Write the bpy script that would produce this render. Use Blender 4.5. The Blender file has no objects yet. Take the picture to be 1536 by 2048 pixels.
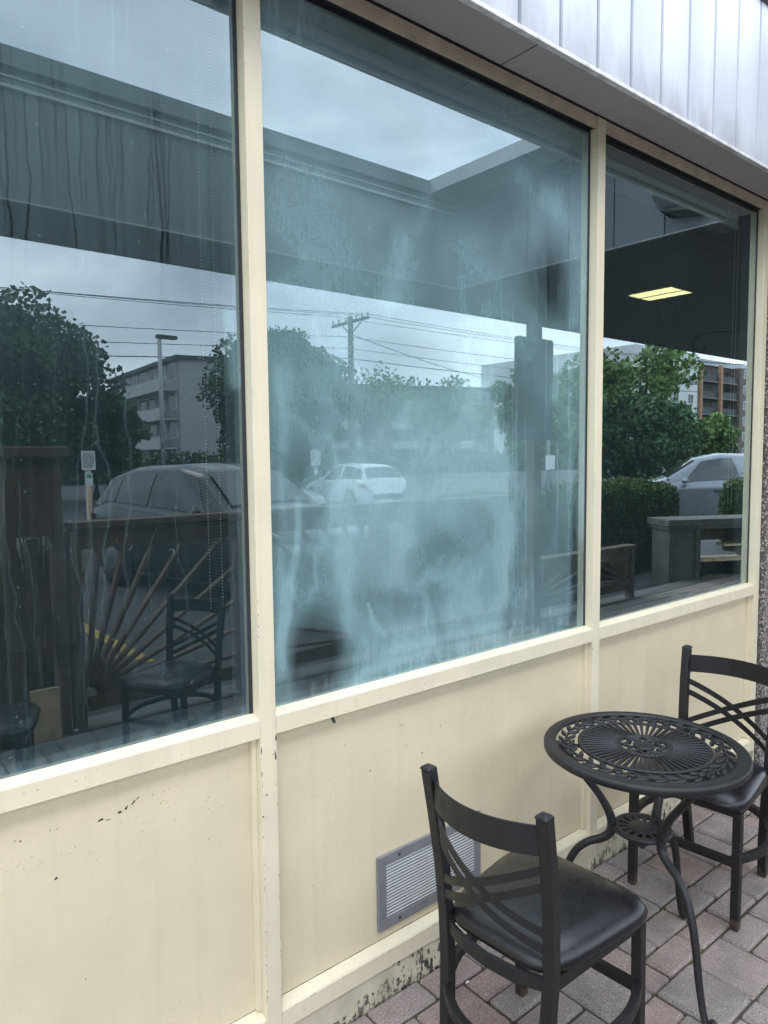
import bpy, math, random
import numpy as np
from mathutils import Vector, Matrix
R = math.radians
S = bpy.context.scene
COL = S.collection

# ------------------------------------------------------------------ camera
yaw, pitch, roll, FPX = R(39.637), R(4.389), R(-0.5786), 1446.9
f = Vector((math.sin(yaw)*math.cos(pitch), math.cos(yaw)*math.cos(pitch), -math.sin(pitch)))
r = Vector((math.cos(yaw), -math.sin(yaw), 0)); u = r.cross(f)
r2 = r*math.cos(roll)+u*math.sin(roll); u2 = -r*math.sin(roll)+u*math.cos(roll)
cd = bpy.data.cameras.new('camera'); cam = bpy.data.objects.new('camera', cd); COL.objects.link(cam)
cam.matrix_world = Matrix(((r2.x, u2.x, -f.x, 0), (r2.y, u2.y, -f.y, -1.6116), (r2.z, u2.z, -f.z, 1.65), (0, 0, 0, 1)))
cd.sensor_fit = 'VERTICAL'; cd.sensor_height = 36; cd.sensor_width = 27; cd.lens = FPX/2048*36
cd.clip_start = 0.01; cd.clip_end = 900
S.camera = cam

# ------------------------------------------------------------------ sky, sun, exposure
wd = bpy.data.worlds.new('World'); S.world = wd; wd.use_nodes = True
nt = wd.node_tree; nt.nodes.clear()
def wn(t, **k):
    n = nt.nodes.new(t)
    for a, b in k.items(): setattr(n, a, b)
    return n
SUN_EL, SUN_AZ = R(52), R(200)
out = wn('ShaderNodeOutputWorld'); bg = wn('ShaderNodeBackground'); bg.inputs['Strength'].default_value = 0.12
sky = wn('ShaderNodeTexSky', sky_type='NISHITA', sun_disc=False, sun_elevation=SUN_EL, sun_rotation=SUN_AZ)
tc = wn('ShaderNodeTexCoord'); mp = wn('ShaderNodeMapping'); mp.inputs['Scale'].default_value = (1, 1, 3.2)
nz = wn('ShaderNodeTexNoise'); nz.inputs['Scale'].default_value = 2.1; nz.inputs['Detail'].default_value = 7; nz.inputs['Roughness'].default_value = .55
nz.inputs['Distortion'].default_value = .35
rp = wn('ShaderNodeValToRGB')
e = rp.color_ramp.elements; e[0].position = .30; e[0].color = (7.5, 8.6, 10.8, 1); e[1].position = .72; e[1].color = (21, 22.5, 25, 1)
em = rp.color_ramp.elements.new(.5); em.color = (12.5, 13.8, 16.4, 1)
mx = wn('ShaderNodeMix', data_type='RGBA'); mx.inputs['Factor'].default_value = .9
L = nt.links.new
L(tc.outputs['Generated'], mp.inputs['Vector']); L(mp.outputs['Vector'], nz.inputs['Vector']); L(nz.outputs['Fac'], rp.inputs['Fac'])
# overcast sky: brighter overhead than at the horizon
sx = wn('ShaderNodeSeparateXYZ'); L(tc.outputs['Generated'], sx.inputs['Vector'])
mr = wn('ShaderNodeMapRange'); mr.inputs['From Min'].default_value = 0; mr.inputs['From Max'].default_value = .8
mr.inputs['To Min'].default_value = .80; mr.inputs['To Max'].default_value = 1.25; L(sx.outputs['Z'], mr.inputs['Value'])
ml = wn('ShaderNodeMix', data_type='RGBA', blend_type='MULTIPLY'); ml.inputs['Factor'].default_value = 1
L(rp.outputs['Color'], ml.inputs['A']); L(mr.outputs['Result'], ml.inputs['B'])
L(sky.outputs['Color'], mx.inputs['A']); L(ml.outputs['Result'], mx.inputs['B'])
L(mx.outputs['Result'], bg.inputs['Color']); L(bg.outputs['Background'], out.inputs['Surface'])
sd = bpy.data.lights.new('sun', 'SUN'); sd.energy = 0.8; sd.angle = R(22); sd.color = (1, .95, .87)
so = bpy.data.objects.new('sun', sd); COL.objects.link(so)
so.rotation_euler = (R(90)-SUN_EL, 0, R(180)-SUN_AZ)
S.view_settings.view_transform = 'Standard'; S.view_settings.look = 'None'; S.view_settings.gamma = 1
S.view_settings.exposure = 0.86; S.view_settings.use_curve_mapping = False
S.cycles.max_bounces = 8; S.cycles.transparent_max_bounces = 16

# ------------------------------------------------------------------ material helpers
class NT:
    def __init__(s, name):
        s.m = bpy.data.materials.new(name); s.m.use_nodes = True; s.t = s.m.node_tree
        s.b = s.t.nodes['Principled BSDF']; s.o = s.t.nodes['Material Output']
    def n(s, t, ins=None, **k):
        n = s.t.nodes.new(t)
        for a, b in k.items(): setattr(n, a, b)
        for a, b in (ins or {}).items():
            if isinstance(b, bpy.types.NodeSocket): s.t.links.new(b, n.inputs[a])
            else: n.inputs[a].default_value = b
        return n
    def set(s, **k):
        for a, b in k.items():
            a = a.replace('_', ' ')
            if isinstance(b, bpy.types.NodeSocket): s.t.links.new(b, s.b.inputs[a])
            else: s.b.inputs[a].default_value = b
    def noise(s, scale, detail=4, vec=None, rough=.5):
        i = {'Scale': scale, 'Detail': detail, 'Roughness': rough}
        if vec is None: vec = s.pos()
        i['Vector'] = vec
        return s.n('ShaderNodeTexNoise', i).outputs['Fac']
    def pos(s, sc=None):
        g = s.n('ShaderNodeNewGeometry').outputs['Position']
        if sc: return s.n('ShaderNodeMapping', {'Vector': g, 'Scale': sc}).outputs['Vector']
        return g
    def ramp(s, fac, a, b, ca=(0, 0, 0, 1), cb=(1, 1, 1, 1)):
        n = s.n('ShaderNodeValToRGB', {'Fac': fac}); e = n.color_ramp.elements
        e[0].position = a; e[0].color = ca; e[1].position = b; e[1].color = cb
        return n.outputs['Color']
    def mix(s, fac, a, b, bt='MIX'):
        return s.n('ShaderNodeMix', {'Factor': fac, 'A': a, 'B': b}, data_type='RGBA', blend_type=bt).outputs['Result']
    def math(s, op, a, b=0.):
        n = s.n('ShaderNodeMath', operation=op)
        for i, v in enumerate((a, b)):
            if isinstance(v, bpy.types.NodeSocket): s.t.links.new(v, n.inputs[i])
            else: n.inputs[i].default_value = v
        return n.outputs[0]
    def bump(s, h, st=.3, d=.002):
        s.t.links.new(s.n('ShaderNodeBump', {'Height': h, 'Strength': st, 'Distance': d}).outputs['Normal'], s.b.inputs['Normal'])

def simple(name, col, rough=.6, var=.12, scale=8, metal=0, bump=0, spec=.5, bscale=None):
    t = NT(name); c = (*col, 1); lo = tuple(x*(1-var) for x in col)+(1,); hi = tuple(min(1, x*(1+var)) for x in col)+(1,)
    t.set(Base_Color=t.ramp(t.noise(scale, 5), .3, .7, lo, hi), Roughness=rough, Metallic=metal)
    t.b.inputs['Specular IOR Level'].default_value = spec
    if bump: t.bump(t.noise(bscale or scale*6, 4), bump)
    return t.m

def cream_mat(name, base=(.72, .645, .46), base_wear=0):
    t = NT(name)
    lo = tuple(x*.88 for x in base)+(1,); hi = tuple(x*1.03 for x in base)+(1,)
    c = t.ramp(t.noise(3.0, 6, rough=.6), .3, .7, lo, hi)
    # rain runs and grime
    runs = t.ramp(t.noise(1, 5, t.pos((28, 28, 1.2))), .52, .78)
    c = t.mix(t.math('MULTIPLY', runs, .30), c, (.50, .44, .33, 1))
    spots = t.ramp(t.noise(160, 2), .70, .74)
    c = t.mix(t.math('MULTIPLY', spots, .35), c, (.33, .29, .22, 1))
    sc = t.ramp(t.noise(1, 3, t.pos((30, 30, 90)), .65), .70, .74)
    sc2 = t.ramp(t.noise(2.3, 2), .5, .6)
    c = t.mix(t.math('MULTIPLY', t.math('MULTIPLY', sc, sc2), .4), c, (.30, .26, .20, 1))
    if base_wear:
        z = t.n('ShaderNodeSeparateXYZ', {'Vector': t.pos()}).outputs['Z']
        g = t.n('ShaderNodeMapRange', {'Value': z, 'From Min': 0.0, 'From Max': .15, 'To Min': .09, 'To Max': -.05}).outputs['Result']
        n = t.math('ADD', t.noise(1, 6, t.pos((75, 75, 34)), .65), g)
        chip = t.ramp(n, .585, .60)
        n2 = t.math('ADD', t.noise(6, 3), g)
        chip = t.mix(t.ramp(n2, .47, .50), (0, 0, 0, 1), chip)
        c = t.mix(chip, c, (.035, .038, .036, 1))
        dirt = t.ramp(t.math('ADD', t.noise(14, 5), g), .45, .75)
        c = t.mix(t.math('MULTIPLY', dirt, .5), c, (.30, .27, .20, 1))
    t.set(Base_Color=c, Roughness=.5)
    t.bump(t.math('ADD', t.noise(220, 3), t.noise(1, 4, t.pos((160, 160, 9)))), .22, .001)
    return t.m

M = {}
M['cream'] = cream_mat('cream_paint')
M['panel'] = cream_mat('cream_panel_paint', (.67, .585, .395))
M['base'] = cream_mat('peeling_base_paint', (.60, .54, .39), 1)
M['head'] = simple('weathered_head_paint', (.52, .44, .33), .7, .2, 14)
M['chip'] = simple('bare_chip', (.022, .028, .026), .8)
M['rubber'] = simple('black_gasket', (.02, .024, .03), .5)
M['soffit'] = simple('grey_soffit', (.40, .385, .385), .7, .05, 3)
M['black'] = simple('black_powder_coat', (.009, .009, .0095), .5, .25, 30, bump=.15, bscale=400)
t = NT('black_powder_coat_worn'); z = t.n('ShaderNodeSeparateXYZ', {'Vector': t.pos()}).outputs['Z']
g = t.n('ShaderNodeMapRange', {'Value': z, 'From Min': 0.0, 'From Max': .07, 'To Min': .30, 'To Max': -.2}).outputs['Result']
c = t.mix(t.ramp(t.math('ADD', t.noise(60, 4), g), .55, .72), (.0095, .0095, .010, 1), (.075, .045, .032, 1))
c = t.mix(t.ramp(t.noise(150, 3), .70, .74), c, (.06, .06, .06, 1))
t.set(Base_Color=c, Roughness=t.ramp(t.noise(25, 4), .3, .7, (.40, .40, .40, 1), (.62, .62, .62, 1))); t.bump(t.noise(400, 3), .2, .001); M['black'] = t.m
M['iron'] = simple('black_cast_aluminium', (.012, .0125, .013), .5, .25, 40, bump=.3, bscale=300)
M['metal'] = simple('mill_aluminium', (.22, .225, .23), .5, .12, 20, metal=.3)
M['wood_brown'] = simple('brown_stained_wood', (.14, .085, .062), .75, .35, 6, bump=.4)
M['wood_pale'] = simple('bare_timber', (.70, .54, .34), .75, .3, 9, bump=.4)
M['wood_grey'] = simple('weathered_grey_wood', (.12, .115, .10), .8, .3, 7, bump=.4)
M['white'] = simple('white_plastic', (.72, .74, .74), .5, .04)
M['asphalt'] = simple('asphalt', (.062, .063, .065), .9, .25, 5, bump=.5, bscale=120)
M['yellow'] = simple('yellow_line_paint', (.36, .25, .05), .8, .3, 20)
M['kerb'] = simple('concrete', (.17, .165, .155), .9, .15, 6, bump=.3)
M['dark'] = simple('dark_trim', (.018, .019, .021), .5)
M['bark'] = simple('bark', (.06, .045, .035), .9, .3, 10, bump=.5)
M['wire'] = simple('cable', (.03, .03, .033), .6)
M['pole_wood'] = simple('weathered_pole', (.10, .085, .07), .9, .3, 4)
M['galv'] = simple('galvanised_steel', (.42, .43, .44), .6, .1, 4)
M['rim'] = simple('alloy_rim', (.10, .10, .105), .5)
M['tread'] = simple('tyre_rubber', (.02, .02, .02), .8)

# vertical ribbed metal cladding with dirt along its foot
t = NT('white_metal_cladding')
z = t.n('ShaderNodeSeparateXYZ', {'Vector': t.pos()}).outputs['Z']
c = t.ramp(t.noise(1, 5, t.pos((6, 6, .8))), .3, .7, (.50, .53, .58, 1), (.62, .64, .67, 1))
g = t.n('ShaderNodeMapRange', {'Value': z, 'From Min': 2.86, 'From Max': 3.08, 'To Min': .26, 'To Max': -.12}).outputs['Result']
d = t.ramp(t.math('ADD', t.noise(1, 6, t.pos((9, 9, 3)), .6), g), .50, .80)
c = t.mix(t.math('MULTIPLY', d, .42), c, (.20, .185, .175, 1))
fx_ = t.math('FRACT', t.math('DIVIDE', t.math('SUBTRACT', t.n('ShaderNodeSeparateXYZ', {'Vector': t.pos()}).outputs['X'], .165), .193))
c = t.mix(t.ramp(fx_, .918, .925), c, (.20, .23, .27, 1))
t.set(Base_Color=c, Roughness=.42); t.bump(t.noise(90, 3), .12); M['clad'] = t.m
M['clad_grey'] = simple('grey_metal_cladding', (.14, .145, .15), .6, .1, 3)
# tongue and groove canopy soffit
t = NT('plank_soffit')
y = t.n('ShaderNodeSeparateXYZ', {'Vector': t.pos()}).outputs['Y']
fr = t.math('FRACT', t.math('MULTIPLY', y, 7.5))
gr = t.ramp(fr, .03, .07)
c = t.mix(gr, (.02, .02, .022, 1), t.ramp(t.noise(4), .3, .7, (.085, .09, .095, 1), (.11, .115, .12, 1)))
t.set(Base_Color=c, Roughness=.7); M['plank'] = t.m
# pebbledash
t = NT('pebbledash')
v = t.n('ShaderNodeTexVoronoi', {'Vector': t.pos(), 'Scale': 95.})
c = t.ramp(t.n('ShaderNodeSeparateColor', {'Color': v.outputs['Color']}).outputs[0], .1, .9, (.10, .085, .075, 1), (.46, .42, .38, 1))
c = t.mix(t.ramp(v.outputs['Distance'], .45, .7), c, (.10, .09, .08, 1))
t.set(Base_Color=c, Roughness=.85); t.bump(t.math('SUBTRACT', 1., v.outputs['Distance']), .9, .006); M['pebble'] = t.m
# pavers
t = NT('paver')
a = t.n('ShaderNodeAttribute', attribute_name='tone').outputs['Fac']
r_ = t.n('ShaderNodeValToRGB', {'Fac': a}); cr = r_.color_ramp
cr.elements[0].position = 0; cr.elements[0].color = (.21, .19, .18, 1)
cr.elements[1].position = 1; cr.elements[1].color = (.42, .21, .18, 1)
for p_, c_ in ((.3, (.18, .175, .175, 1)), (.55, (.28, .235, .205, 1)), (.8, (.33, .20, .175, 1))):
    q = cr.elements.new(p_); q.color = c_
c = t.mix(.35, r_.outputs['Color'], t.ramp(t.noise(9, 6, rough=.6), .3, .7, (.10, .088, .078, 1), (.33, .28, .235, 1)))
grit = t.ramp(t.noise(300, 3, rough=.7), .36, .64)
c = t.mix(.55, c, t.mix(grit, (.065, .052, .047, 1), (.54, .46, .41, 1)), 'MIX')
wsp = t.ramp(t.noise(230, 1), .67, .71)
c = t.mix(t.math('MULTIPLY', wsp, .8), c, (.62, .58, .52, 1))
c = t.mix(t.math('MULTIPLY', t.ramp(t.noise(7, 5, rough=.6), .45, .7), .45), c, (.085, .072, .06, 1))
t.set(Base_Color=c, Roughness=.85); t.bump(t.math('ADD', t.noise(420, 2), t.math('MULTIPLY', t.noise(45, 4), 1.5)), .9, .003); M['paver'] = t.m
t = NT('joint_sand_and_moss')
c = t.mix(t.ramp(t.noise(5, 4), .50, .62), (.070, .056, .044, 1), (.070, .090, .028, 1))
t.set(Base_Color=c, Roughness=.95); t.bump(t.noise(200, 3), .8, .004); M['joint'] = t.m
# vinyl
t = NT('black_vinyl')
t.set(Base_Color=(.009, .009, .010, 1), Roughness=t.ramp(t.noise(40, 4), .3, .7, (.25, .25, .25, 1), (.34, .34, .34, 1)))
t.bump(t.math('ADD', t.math('MULTIPLY', t.noise(500, 3), .25), t.noise(1, 3, t.pos((9, 26, 9)))), .22, .006); M['vinyl'] = t.m

def glass(name, fogcol, tint, refl, boost):
    t = NT(name); t.t.nodes.remove(t.b)
    fog = t.n('ShaderNodeAttribute', attribute_name='fog').outputs['Fac']
    fine = t.noise(1, 4, t.pos((300, 300, 26)), .6)
    fine2 = t.noise(90, 4, rough=.7)
    k = t.math('ADD', t.math('MULTIPLY', fine, .35), t.math('MULTIPLY', fine2, .34))
    k = t.math('ADD', k, .65)
    fog = t.n('ShaderNodeClamp', {'Value': t.math('MULTIPLY', fog, k), 'Max': .92}).outputs[0]
    tr = t.n('ShaderNodeBsdfTransparent', {'Color': (*tint, 1)}).outputs[0]
    di = t.n('ShaderNodeBsdfDiffuse', {'Color': (*fogcol, 1)}).outputs[0]
    inner = t.n('ShaderNodeMixShader', {0: fog, 1: tr, 2: di}).outputs[0]
    gl = t.n('ShaderNodeBsdfGlossy', {'Color': (*refl, 1), 'Roughness': 0.0}).outputs[0]
    fr = t.n('ShaderNodeFresnel', {'IOR': 1.5}).outputs[0]
    fac = t.n('ShaderNodeClamp', {'Value': t.math('MULTIPLY', fr, boost), 'Max': .85}).outputs[0]
    o = t.n('ShaderNodeMixShader', {0: fac, 1: inner, 2: gl}).outputs[0]
    t.t.links.new(o, t.o.inputs['Surface']); return t.m
M['glass'] = glass('fogged_window_glass', (.335, .54, .565), (.78, .88, .88), (.84, .98, .99), 3.9)

def emis(name, col, st):
    t = NT(name); t.set(Base_Color=(*col, 1)); t.b.inputs['Emission Color'].default_value = (*col, 1)
    t.b.inputs['Emission Strength'].default_value = st; return t.m
M['lamp'] = emis('lit_diffuser', (1, .93, .42), 1.7)

# ------------------------------------------------------------------ mesh helpers
class MB:
    def __init__(s): s.v = []; s.f = []; s.sm = []
    def add(s, vs, fs, smooth=False):
        k = len(s.v); s.v += [tuple(x) for x in vs]; s.f += [tuple(i+k for i in q) for q in fs]; s.sm += [smooth]*len(fs); return s
    def box(s, x0, x1, y0, y1, z0, z1, b=0):
        if b:
            vs = []
            for z, i in ((z0, b), (z0+b, 0), (z1-b, 0), (z1, b)):
                X0, X1, Y0, Y1 = x0+i, x1-i, y0+i, y1-i
                c = b if not i else 0.0
                if i: vs += [(X0, Y0, z), (X0, Y0, z), (X1, Y0, z), (X1, Y0, z), (X1, Y1, z), (X1, Y1, z), (X0, Y1, z), (X0, Y1, z)]
                else: vs += [(X0, Y0+b, z), (X0+b, Y0, z), (X1-b, Y0, z), (X1, Y0+b, z), (X1, Y1-b, z), (X1-b, Y1, z), (X0+b, Y1, z), (X0, Y1-b, z)]
            fs = [(0, 6, 4, 2), (24, 26, 28, 30)]
            for k in range(3):
                for j in range(8):
                    a, c2 = k*8+j, k*8+(j+1) % 8
                    q = (a, c2, c2+8, a+8)
                    if k == 0 and j % 2 == 0: q = (a, c2+8, a+8)
                    elif k == 2 and j % 2 == 0: q = (a, c2, a+8)
                    fs.append(q)
            return s.add(vs, fs)
        vs = [(x, y, z) for z in (z0, z1) for x, y in ((x0, y0), (x1, y0), (x1, y1), (x0, y1))]
        return s.add(vs, [(0, 3, 2, 1), (4, 5, 6, 7), (0, 1, 5, 4), (1, 2, 6, 5), (2, 3, 7, 6), (3, 0, 4, 7)])
    def sweep(s, pts, w, h=None, n=8, square=False, up=(0, 0, 1), smooth=True, radii=None, cap=True):
        """tube (round radius w) or rectangular bar (w across, h along up) along pts"""
        P = [Vector(p) for p in pts]; rings = []; up = Vector(up)
        for i, p in enumerate(P):
            d = (P[min(i+1, len(P)-1)]-P[max(i-1, 0)]).normalized()
            a = d.cross(up)
            if a.length < 1e-3: a = d.cross(Vector((0, 1, 0.01)))
            a.normalize(); b = a.cross(d).normalized()
            k = radii[i] if radii else 1
            if square:
                hw, hh = w/2*k, (h or w)/2*k
                rings.append([p+a*x*hw+b*y*hh for x, y in ((-1, -1), (1, -1), (1, 1), (-1, 1))])
            else:
                rings.append([p+(a*math.cos(q)+b*math.sin(q))*w*k for q in [2*math.pi*j/n for j in range(n)]])
        m = len(rings[0]); vs = [v for g in rings for v in g]
        fs = [(i*m+j, i*m+(j+1) % m, (i+1)*m+(j+1) % m, (i+1)*m+j) for i in range(len(P)-1) for j in range(m)]
        if cap: fs += [tuple(range(m))[::-1], tuple((len(P)-1)*m+j for j in range(m))]
        return s.add(vs, fs, smooth and not square)
    def lathe(s, prof, n=48, c=(0, 0, 0), smooth=True):
        vs = [(c[0]+r_*math.cos(2*math.pi*j/n), c[1]+r_*math.sin(2*math.pi*j/n), c[2]+z_) for r_, z_ in prof for j in range(n)]
        fs = [(i*n+j, i*n+(j+1) % n, (i+1)*n+(j+1) % n, (i+1)*n+j) for i in range(len(prof)-1) for j in range(n)]
        return s.add(vs, fs, smooth)
    def prism(s, poly, z0, z1):
        n = len(poly); vs = [(x, y, z0) for x, y in poly]+[(x, y, z1) for x, y in poly]
        return s.add(vs, [tuple(range(n))[::-1], tuple(range(n, 2*n))]+[(i, (i+1) % n, n+(i+1) % n, n+i) for i in range(n)])
    def grid(s, fn, nu, nv, smooth=True, closed=False):
        vs = [fn(i/nu, j/nv) for i in range(nu+1) for j in range(nv+1)]
        w_ = nv+1
        return s.add(vs, [(i*w_+j, (i+1)*w_+j, (i+1)*w_+j+1, i*w_+j+1) for i in range(nu) for j in range(nv)], smooth)
    def build(s, name, mat, parent=None, bevel=0, loc=None):
        me = bpy.data.meshes.new(name); me.from_pydata(s.v, [], s.f); me.update()
        me.polygons.foreach_set('use_smooth', s.sm)
        me.materials.append(mat)
        o = bpy.data.objects.new(name, me); COL.objects.link(o)
        if parent: o.parent = parent
        if loc: o.location = loc
        if bevel:
            b = o.modifiers.new('bevel', 'BEVEL'); b.width = bevel; b.segments = 2; b.limit_method = 'ANGLE'
        return o

def empty(name, loc=(0, 0, 0), rz=0, label=None, cat=None, group=None):
    o = bpy.data.objects.new(name, None); COL.objects.link(o); o.location = loc; o.rotation_euler = (0, 0, rz)
    o.empty_display_size = .1
    return tag(o, label, cat, group)
def tag(o, label=None, cat=None, group=None, kind=None):
    for k, v in (('label', label), ('category', cat), ('group', group), ('kind', kind)):
        if v: o[k] = v
    return o
def struct(o): o['kind'] = 'structure'; return o
def kids(o): return [c for c in bpy.data.objects if c.parent == o]
def copy_tree(o, parent=None):
    c = o.copy(); COL.objects.link(c); c.parent = parent
    for ch in kids(o): copy_tree(ch, c)
    return c

# ================================================================== SETTING: ground
# patio base and pavers (mixed square and half pavers laid square to the wall)
struct(MB().box(-7, 12, -2.84, .04, -.14, -.012).build('patio_bed', M['joint']))
rnd = random.Random(5)
U = .1035; NX, NY = 172, 27
X0 = -6.0; occ = np.zeros((NX, NY), bool); m = MB(); tone = []
for i in range(NX):
    for j in range(NY):
        if occ[i, j]: continue
        opts = [(1, 1)]*1
        if i+1 < NX and not occ[i+1, j]: opts += [(2, 1)]*6
        if j+1 < NY and not occ[i, j+1]:
            opts += [(1, 2)]*3
            if i+1 < NX and not occ[i+1, j] and not occ[i+1, j+1]: opts += [(2, 2)]*9
        w_, h_ = rnd.choice(opts)
        occ[i:i+w_, j:j+h_] = True
        g = rnd.uniform(.0022, .0046); dz = rnd.uniform(-.0035, .003)
        x0 = X0+i*U+g; x1 = X0+(i+w_)*U-g; y1 = .005-j*U-g; y0 = .005-(j+h_)*U+g
        k0 = len(m.f); m.box(x0+rnd.uniform(-.001, .001), x1, y0, y1+rnd.uniform(-.001, .001), -.04, dz, b=.008)
        tv = rnd.random()
        tone += [tv]*(len(m.f)-k0)
o = m.build('patio_paving', M['paver']); struct(o)
at_ = o.data.attributes.new('tone', 'FLOAT', 'FACE'); at_.data.foreach_set('value', tone)

t = NT('grass_and_lawn'); c = t.ramp(t.noise(3, 5), .3, .7, (.035, .06, .02, 1), (.07, .11, .035, 1)); t.set(Base_Color=c, Roughness=.95); M['lawn'] = t.m
n_ = 40
m = MB().grid(lambda a, b: (-260+a*620, -420+b*425.0, -.145-(.0 if b > .3 else 0)), n_, n_, False)
struct(m.build('ground', M['lawn']))
struct(MB().box(-30, 90, -52, -3.1, -.3, -.12).build('car_park', M['asphalt']))
struct(MB().box(-30, 40, -3.098, -2.85, -.3, -.022).build('kerb', M['kerb']))
struct(MB().box(-260, 360, -70, -53.5, -.3, -.118).build('road', M['asphalt']))
struct(MB().box(2.30, 2.42, -9.4, -4.4, -.119, -.114).box(5.0, 5.12, -9.4, -5.0, -.119, -.114).box(-.5, -.38, -9.4, -5, -.119, -.114).build('parking_line', M['yellow']))

# ================================================================== the building with its shopfront
shop = empty('shopfront_building', (0, 0, 0), 0, 'cream painted shopfront wall with large dirty windows under a metal clad eave', 'building')
mull = [.935-1.465*k for k in (3, 2, 1)]+[.935, 2.40, 3.815]
GY = .035
def arr_noise(x, z, sx, sz, seed):
    """bilinear value noise on arrays"""
    rs = np.random.RandomState(seed); T = rs.rand(256, 256)
    a, b = x*sx+1000, z*sz+1000
    i, j = np.floor(a).astype(int), np.floor(b).astype(int); fa, fb = a-i, b-j
    fa = fa*fa*(3-2*fa); fb = fb*fb*(3-2*fb)
    g = lambda p, q: T[p % 256, q % 256]
    return (g(i, j)*(1-fa)+g(i+1, j)*fa)*(1-fb)+(g(i, j+1)*(1-fa)+g(i+1, j+1)*fa)*fb
def fbm(x, z, sx, sz, seed, oct_=4):
    s, a, tot = 0, 1, 0
    for k in range(oct_): s = s+a*arr_noise(x, z, sx*2**k, sz*2**k, seed+k); tot += a; a *= .55
    return s/tot
def stroke(x, z, pts, w):
    d = np.full(x.shape, 9.)
    for (ax, az), (bx, bz) in zip(pts[:-1], pts[1:]):
        vx, vz = bx-ax, bz-az; tt = np.clip(((x-ax)*vx+(z-az)*vz)/(vx*vx+vz*vz), 0, 1)
        d = np.minimum(d, np.hypot(x-ax-tt*vx, z-az-tt*vz))
    return np.exp(-(d/w)**2)
def polymask(x, z, P, soft):
    ins = np.zeros(x.shape, bool); n = len(P)
    for i in range(n):
        (ax, az), (bx, bz) = P[i], P[(i+1) % n]
        c = ((az > z) != (bz > z)) & (x < (bx-ax)*(z-az)/(bz-az+1e-9)+ax); ins ^= c
    d = -np.log(np.maximum(1e-9, stroke(x, z, P+[P[0]], 1.0)))**.5
    d = np.sqrt(np.maximum(0, -np.log(np.maximum(1e-12, stroke(x, z, P+[P[0]], 1.0)))))
    sd_ = np.where(ins, d, -d)
    return 1/(1+np.exp(-sd_/soft*2))
def wiggle_lines(x, z, n, x0, x1, ztop, zbot, w, seed, amp=.012):
    rs = np.random.RandomState(seed); out_ = np.zeros(x.shape)
    for k in range(n):
        cx = rs.uniform(x0, x1); zt = rs.uniform(*ztop); zb = rs.uniform(*zbot); ww = w*rs.uniform(.6, 1.4)
        path = cx+amp*(2*arr_noise(z, z*0, rs.uniform(3, 7), 1, seed*31+k)-1)+amp*.35*(2*arr_noise(z, z*0, 22, 1, seed*37+k)-1)
        e = np.exp(-((x-path)/ww)**2)*(1/(1+np.exp(-(zt-z)/.02)))*(1/(1+np.exp(-(z-zb)/.02)))
        out_ = np.maximum(out_, e*rs.uniform(.5, 1))
    return out_
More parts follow.
